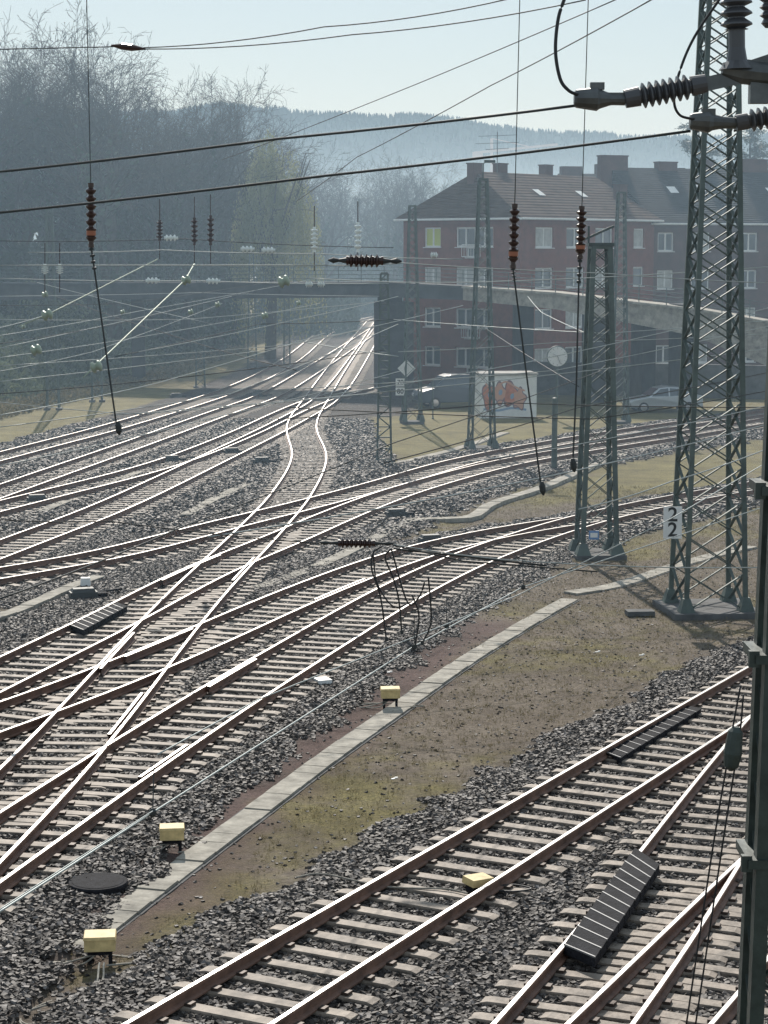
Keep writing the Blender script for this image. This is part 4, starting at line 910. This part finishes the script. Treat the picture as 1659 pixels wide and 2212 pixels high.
def leafmass(name, gen, count, smin, smax, m, seed, stems=None):
    r = random.Random(seed); V = []; Fc = []
    for _ in range(count):
        c = gen(r)
        if c is None: continue
        u_ = Vector((r.gauss(0, 1), r.gauss(0, 1), r.gauss(0, 1))).normalized(); v_ = u_.orthogonal().normalized(); s_ = r.uniform(smin, smax); o = len(V)
        V.extend([tuple(c - u_ * s_), tuple(c + v_ * s_ * .6), tuple(c + u_ * s_), tuple(c - v_ * s_ * .6)]); Fc.append((o, o + 1, o + 2, o + 3))
    me = bpy.data.meshes.new(name); me.from_pydata(V, [], Fc); me.materials.append(m); o = bpy.data.objects.new(name, me); S.collection.objects.link(o); return o
FL = [Vector((-24.5, 104)), Vector((-22.3, 121)), Vector((-17.2, 152)), Vector((-14.8, 200)), Vector((-12.5, 240))]
def bram(r):
    f = r.random() ** 1.4 * (len(FL) - 1); i = min(int(f), len(FL) - 2); p = FL[i].lerp(FL[i + 1], f - i); d = (FL[i + 1] - FL[i]).normalized(); off = r.random() ** 1.2 * 11
    p = p + Vector((-d.y, d.x)) * off; hh_ = (.5 + min(off, 8) * .62) * (.75 + .9 * noise.noise(Vector((p.x * .3, p.y * .16, 0)))) + .7 * noise.noise(Vector((p.x, p.y * .7, 0)))
    if hh_ < .1: return None
    return Vector((p.x, p.y, hh_ * (1 - .5 * r.random() ** 2.5)))
leafmass('bramble_thicket', bram, 90000, .08, .21, M_bramble, 3)
def under(r):
    x = r.uniform(-48, -3); y_ = 178 + r.uniform(0, 45) + 2 * math.sin(x)
    if x > -14: y_ += 40
    hh_ = 9.5 + 3.5 * noise.noise(Vector((x * .16, y_ * .1, 3))) + 1.5 * noise.noise(Vector((x * .6, y_ * .5, 1)))
    if x > -9: hh_ *= .55
    return Vector((x, y_, hh_ * (1 - r.random() ** 1.6)))
leafmass('understory_shrubs', under, 45000, .15, .38, M_ivy, 4)
def far_(r):
    x = r.uniform(-16, 16); y_ = r.uniform(292, 330); hh_ = 9 + 5 * noise.noise(Vector((x * .2, y_ * .1, 3)))
    return Vector((x, y_, hh_ * r.random() ** .7))
leafmass('distant_shrubs', far_, 34000, .22, .55, M_ivy, 6)
def fringe(r):
    f = r.random() * (len(FL) - 1); i = min(int(f), len(FL) - 2); p = FL[i].lerp(FL[i + 1], f - i); d = (FL[i + 1] - FL[i]).normalized(); off = r.uniform(-2.5, 1.5)
    p = p + Vector((-d.y, d.x)) * off; return Vector((p.x, p.y, r.random() * .5))
leafmass('dry_grass_fringe', fringe, 16000, .06, .16, M_tuft, 8)
def willow(px, D, top):
    q = W(px, 540, D); h = H + (540 - top) * D / 4435.0; r = random.Random(5); mb = MB(); e = empty('willow_tree'); e.location = (q.x, q.y, 0)
    mb.tube([(0, 0, 0), (.2, .1, h * .3), (.1, 0, h * .5)], [.5, .4, .3], 8)
    for k in range(12):
        a = k * .55; mb.tube([(0, 0, h * .32), (math.cos(a) * 1.6, math.sin(a) * 1.6, h * .6), (math.cos(a) * r.uniform(2.4, 3.6), math.sin(a) * r.uniform(2.4, 3.6), h * r.uniform(.75, .9))], [.22, .13, .04], 5)
    mb.obj('trunk_and_limbs', [M_bark], parent=e)
    V = []; Fc = []
    for k in range(760):
        a = r.uniform(0, 6.28); rad = math.sqrt(r.random()) * 3.9; lob = .8 + .3 * math.sin(a * 3 + 1); x = math.cos(a) * rad * lob; y_ = math.sin(a) * rad * lob; zt = h * (1 - .38 * (rad / 4.1) ** 2) * r.uniform(.84, 1.0); L = r.uniform(.2, .6) * h
        n_l = 26
        for i in range(n_l):
            t = i / n_l; z = zt - L * t
            if z < .8: break
            c = Vector((x * (1 + .15 * t) + r.gauss(0, .09), y_ * (1 + .15 * t) + r.gauss(0, .09), z)); an = r.uniform(0, 3.14); u_ = Vector((math.cos(an) * .06, math.sin(an) * .06, 0)); o = len(V)
            V.extend([tuple(c - u_), tuple(c + u_), tuple(c + u_ * .3 + Vector((0, 0, -.24)))]); Fc.append((o, o + 1, o + 2))
    me = bpy.data.meshes.new('foliage'); me.from_pydata(V, [], Fc); me.materials.append(M_willow); o = bpy.data.objects.new('foliage', me); S.collection.objects.link(o); o.parent = e
willow(582, 174, 278)
def pine(px, D, top, rad=3.2):
    q = W(px, 540, D); h = H + (540 - top) * D / 4435.0; r = random.Random(px); e = empty('pine_tree'); e.location = (q.x, q.y, 0); mb = MB(); mb.tube([(0, 0, 0), (.1, 0, h * .6), (0, 0, h * .97)], [.35, .25, .06], 7); V = []; Fc = []
    for k in range(38):
        z = h * r.uniform(.5, .98); a = r.uniform(0, 6.28); L = rad * (1.15 - .75 * (z / h - .5) * 2) * r.uniform(.6, 1.1); t_ = Vector((math.cos(a) * L, math.sin(a) * L, z + .2)); mb.tube([(0, 0, z - .3), t_], [.08, .02], 4)
        for _ in range(150):
            c = Vector((0, 0, z)).lerp(t_, r.uniform(.35, 1.05)) + Vector((r.gauss(0, .4), r.gauss(0, .4), r.gauss(0, .16))); u_ = Vector((r.gauss(0, 1), r.gauss(0, 1), r.gauss(0, .6))).normalized() * .18; v_ = u_.orthogonal().normalized() * .06; o = len(V); V.extend([tuple(c - u_), tuple(c + v_), tuple(c + u_), tuple(c - v_)]); Fc.append((o, o + 1, o + 2, o + 3))
    mb.obj('trunk_and_limbs', [M_bark], parent=e); me = bpy.data.meshes.new('needles'); me.from_pydata(V, [], Fc); me.materials.append(M_pine); o = bpy.data.objects.new('needles', me); S.collection.objects.link(o); o.parent = e
pine(1505, 200, 275, 4.4); pine(1615, 200, 285, 3.8); pine(1720, 205, 300, 3.2)
# ------------------------------------------------------------------ hills
def hill(name, D, prof, seed, dep, trees):
    mb = MB(); r = random.Random(seed); xs_ = [p[0] for p in prof]; ys_ = [p[1] for p in prof]; NX = 160; rows = 7; hx = D * .42
    def hz(x): px = CX + x * F / D; return H + (540 - np.interp(px, xs_, ys_)) * D / 4435.0 + 3 * noise.noise(Vector((x * .02, seed, 0)))
    V = []
    for i in range(rows + 1):
        t = i / rows
        for j in range(NX + 1):
            x = -hx + 2 * hx * j / NX; k = math.sin(min(t * 1.25, 1) * math.pi / 2) ** 1.2 if t < .8 else 1 - (t - .8) * 1.5
            V.append((x, D - dep + dep * 1.25 * t, hz(x) * k - 2 * (1 - k) + (2 * noise.noise(Vector((x * .05, t * 9, seed))) if 0 < t < .8 else 0)))
    Fc = [(i * (NX + 1) + j, i * (NX + 1) + j + 1, (i + 1) * (NX + 1) + j + 1, (i + 1) * (NX + 1) + j) for i in range(rows) for j in range(NX)]; mb.add(V, Fc)
    for _ in range(trees):
        x = r.uniform(-hx * .6, hx * .8); t = r.choice([.8, r.uniform(.3, .8), r.uniform(.3, .8)]); k = math.sin(min(t * 1.25, 1) * math.pi / 2) ** 1.2; z = hz(x) * k - 2 * (1 - k); yv = D - dep + dep * 1.25 * t; hh_ = r.uniform(2, 5.0) * D / 1400 * (1 + .5 * noise.noise(Vector((x * .03, 7, 0)))); w_ = hh_ * r.uniform(.3, .6)
        mb.add([(x - w_, yv, z - 3), (x, yv - w_, z - 3), (x + w_, yv, z - 3), (x, yv + w_, z - 3), (x, yv, z + hh_)], [(0, 1, 4), (1, 2, 4), (2, 3, 4), (3, 0, 4)])
    mb.obj(name, [M_hill])
hill('forested_hill', 1500, [(-400, 290), (200, 265), (500, 248), (600, 250), (700, 262), (830, 268), (1000, 275), (1080, 288), (1200, 306), (1350, 308), (1500, 312), (1700, 305), (2100, 320)], 1, 300, 7000)
hill('forested_hill', 1000, [(-400, 400), (400, 380), (800, 360), (1000, 345), (1100, 350), (1250, 385), (1400, 360), (1600, 340), (1800, 345), (2200, 370)], 5, 200, 4000)
e = empty('tower_crane'); mb = MB(); D = 600; a = W(1062, 400, D); b_ = W(1062, 322, D); M_cr = mat('crane_paint', (.55, .36, .28), .6)
mb.beam((a.x, D, 0), b_ + Vector((0, 0, 3)), .8, .8); mb.beam(W(1025, 330, D), W(1205, 312, D), .6, .7); mb.tube([b_ + Vector((0, 0, 3)), W(1150, 318, D)], .12, 4); mb.box(W(1032, 336, D), (3, 1.5, 2)); mb.obj('tower_and_jib', [M_cr], parent=e)

# ------------------------------------------------------------------ air haze (low homogeneous layer)
mb = MB(); mb.box((0, 1000, 15), (2600, 1920, 40)); hz_ = bpy.data.materials.new('haze'); hz_.use_nodes = True; n = hz_.node_tree.nodes; n.clear()
vs = n.new('ShaderNodeVolumeScatter'); vs.inputs['Color'].default_value = (.58, .80, 1, 1); vs.inputs['Density'].default_value = HAZE; vs.inputs['Anisotropy'].default_value = .3
o = n.new('ShaderNodeOutputMaterial'); hz_.node_tree.links.new(vs.outputs[0], o.inputs['Volume']); mb.obj('air_haze', [hz_])
print('objects', len(bpy.data.objects))
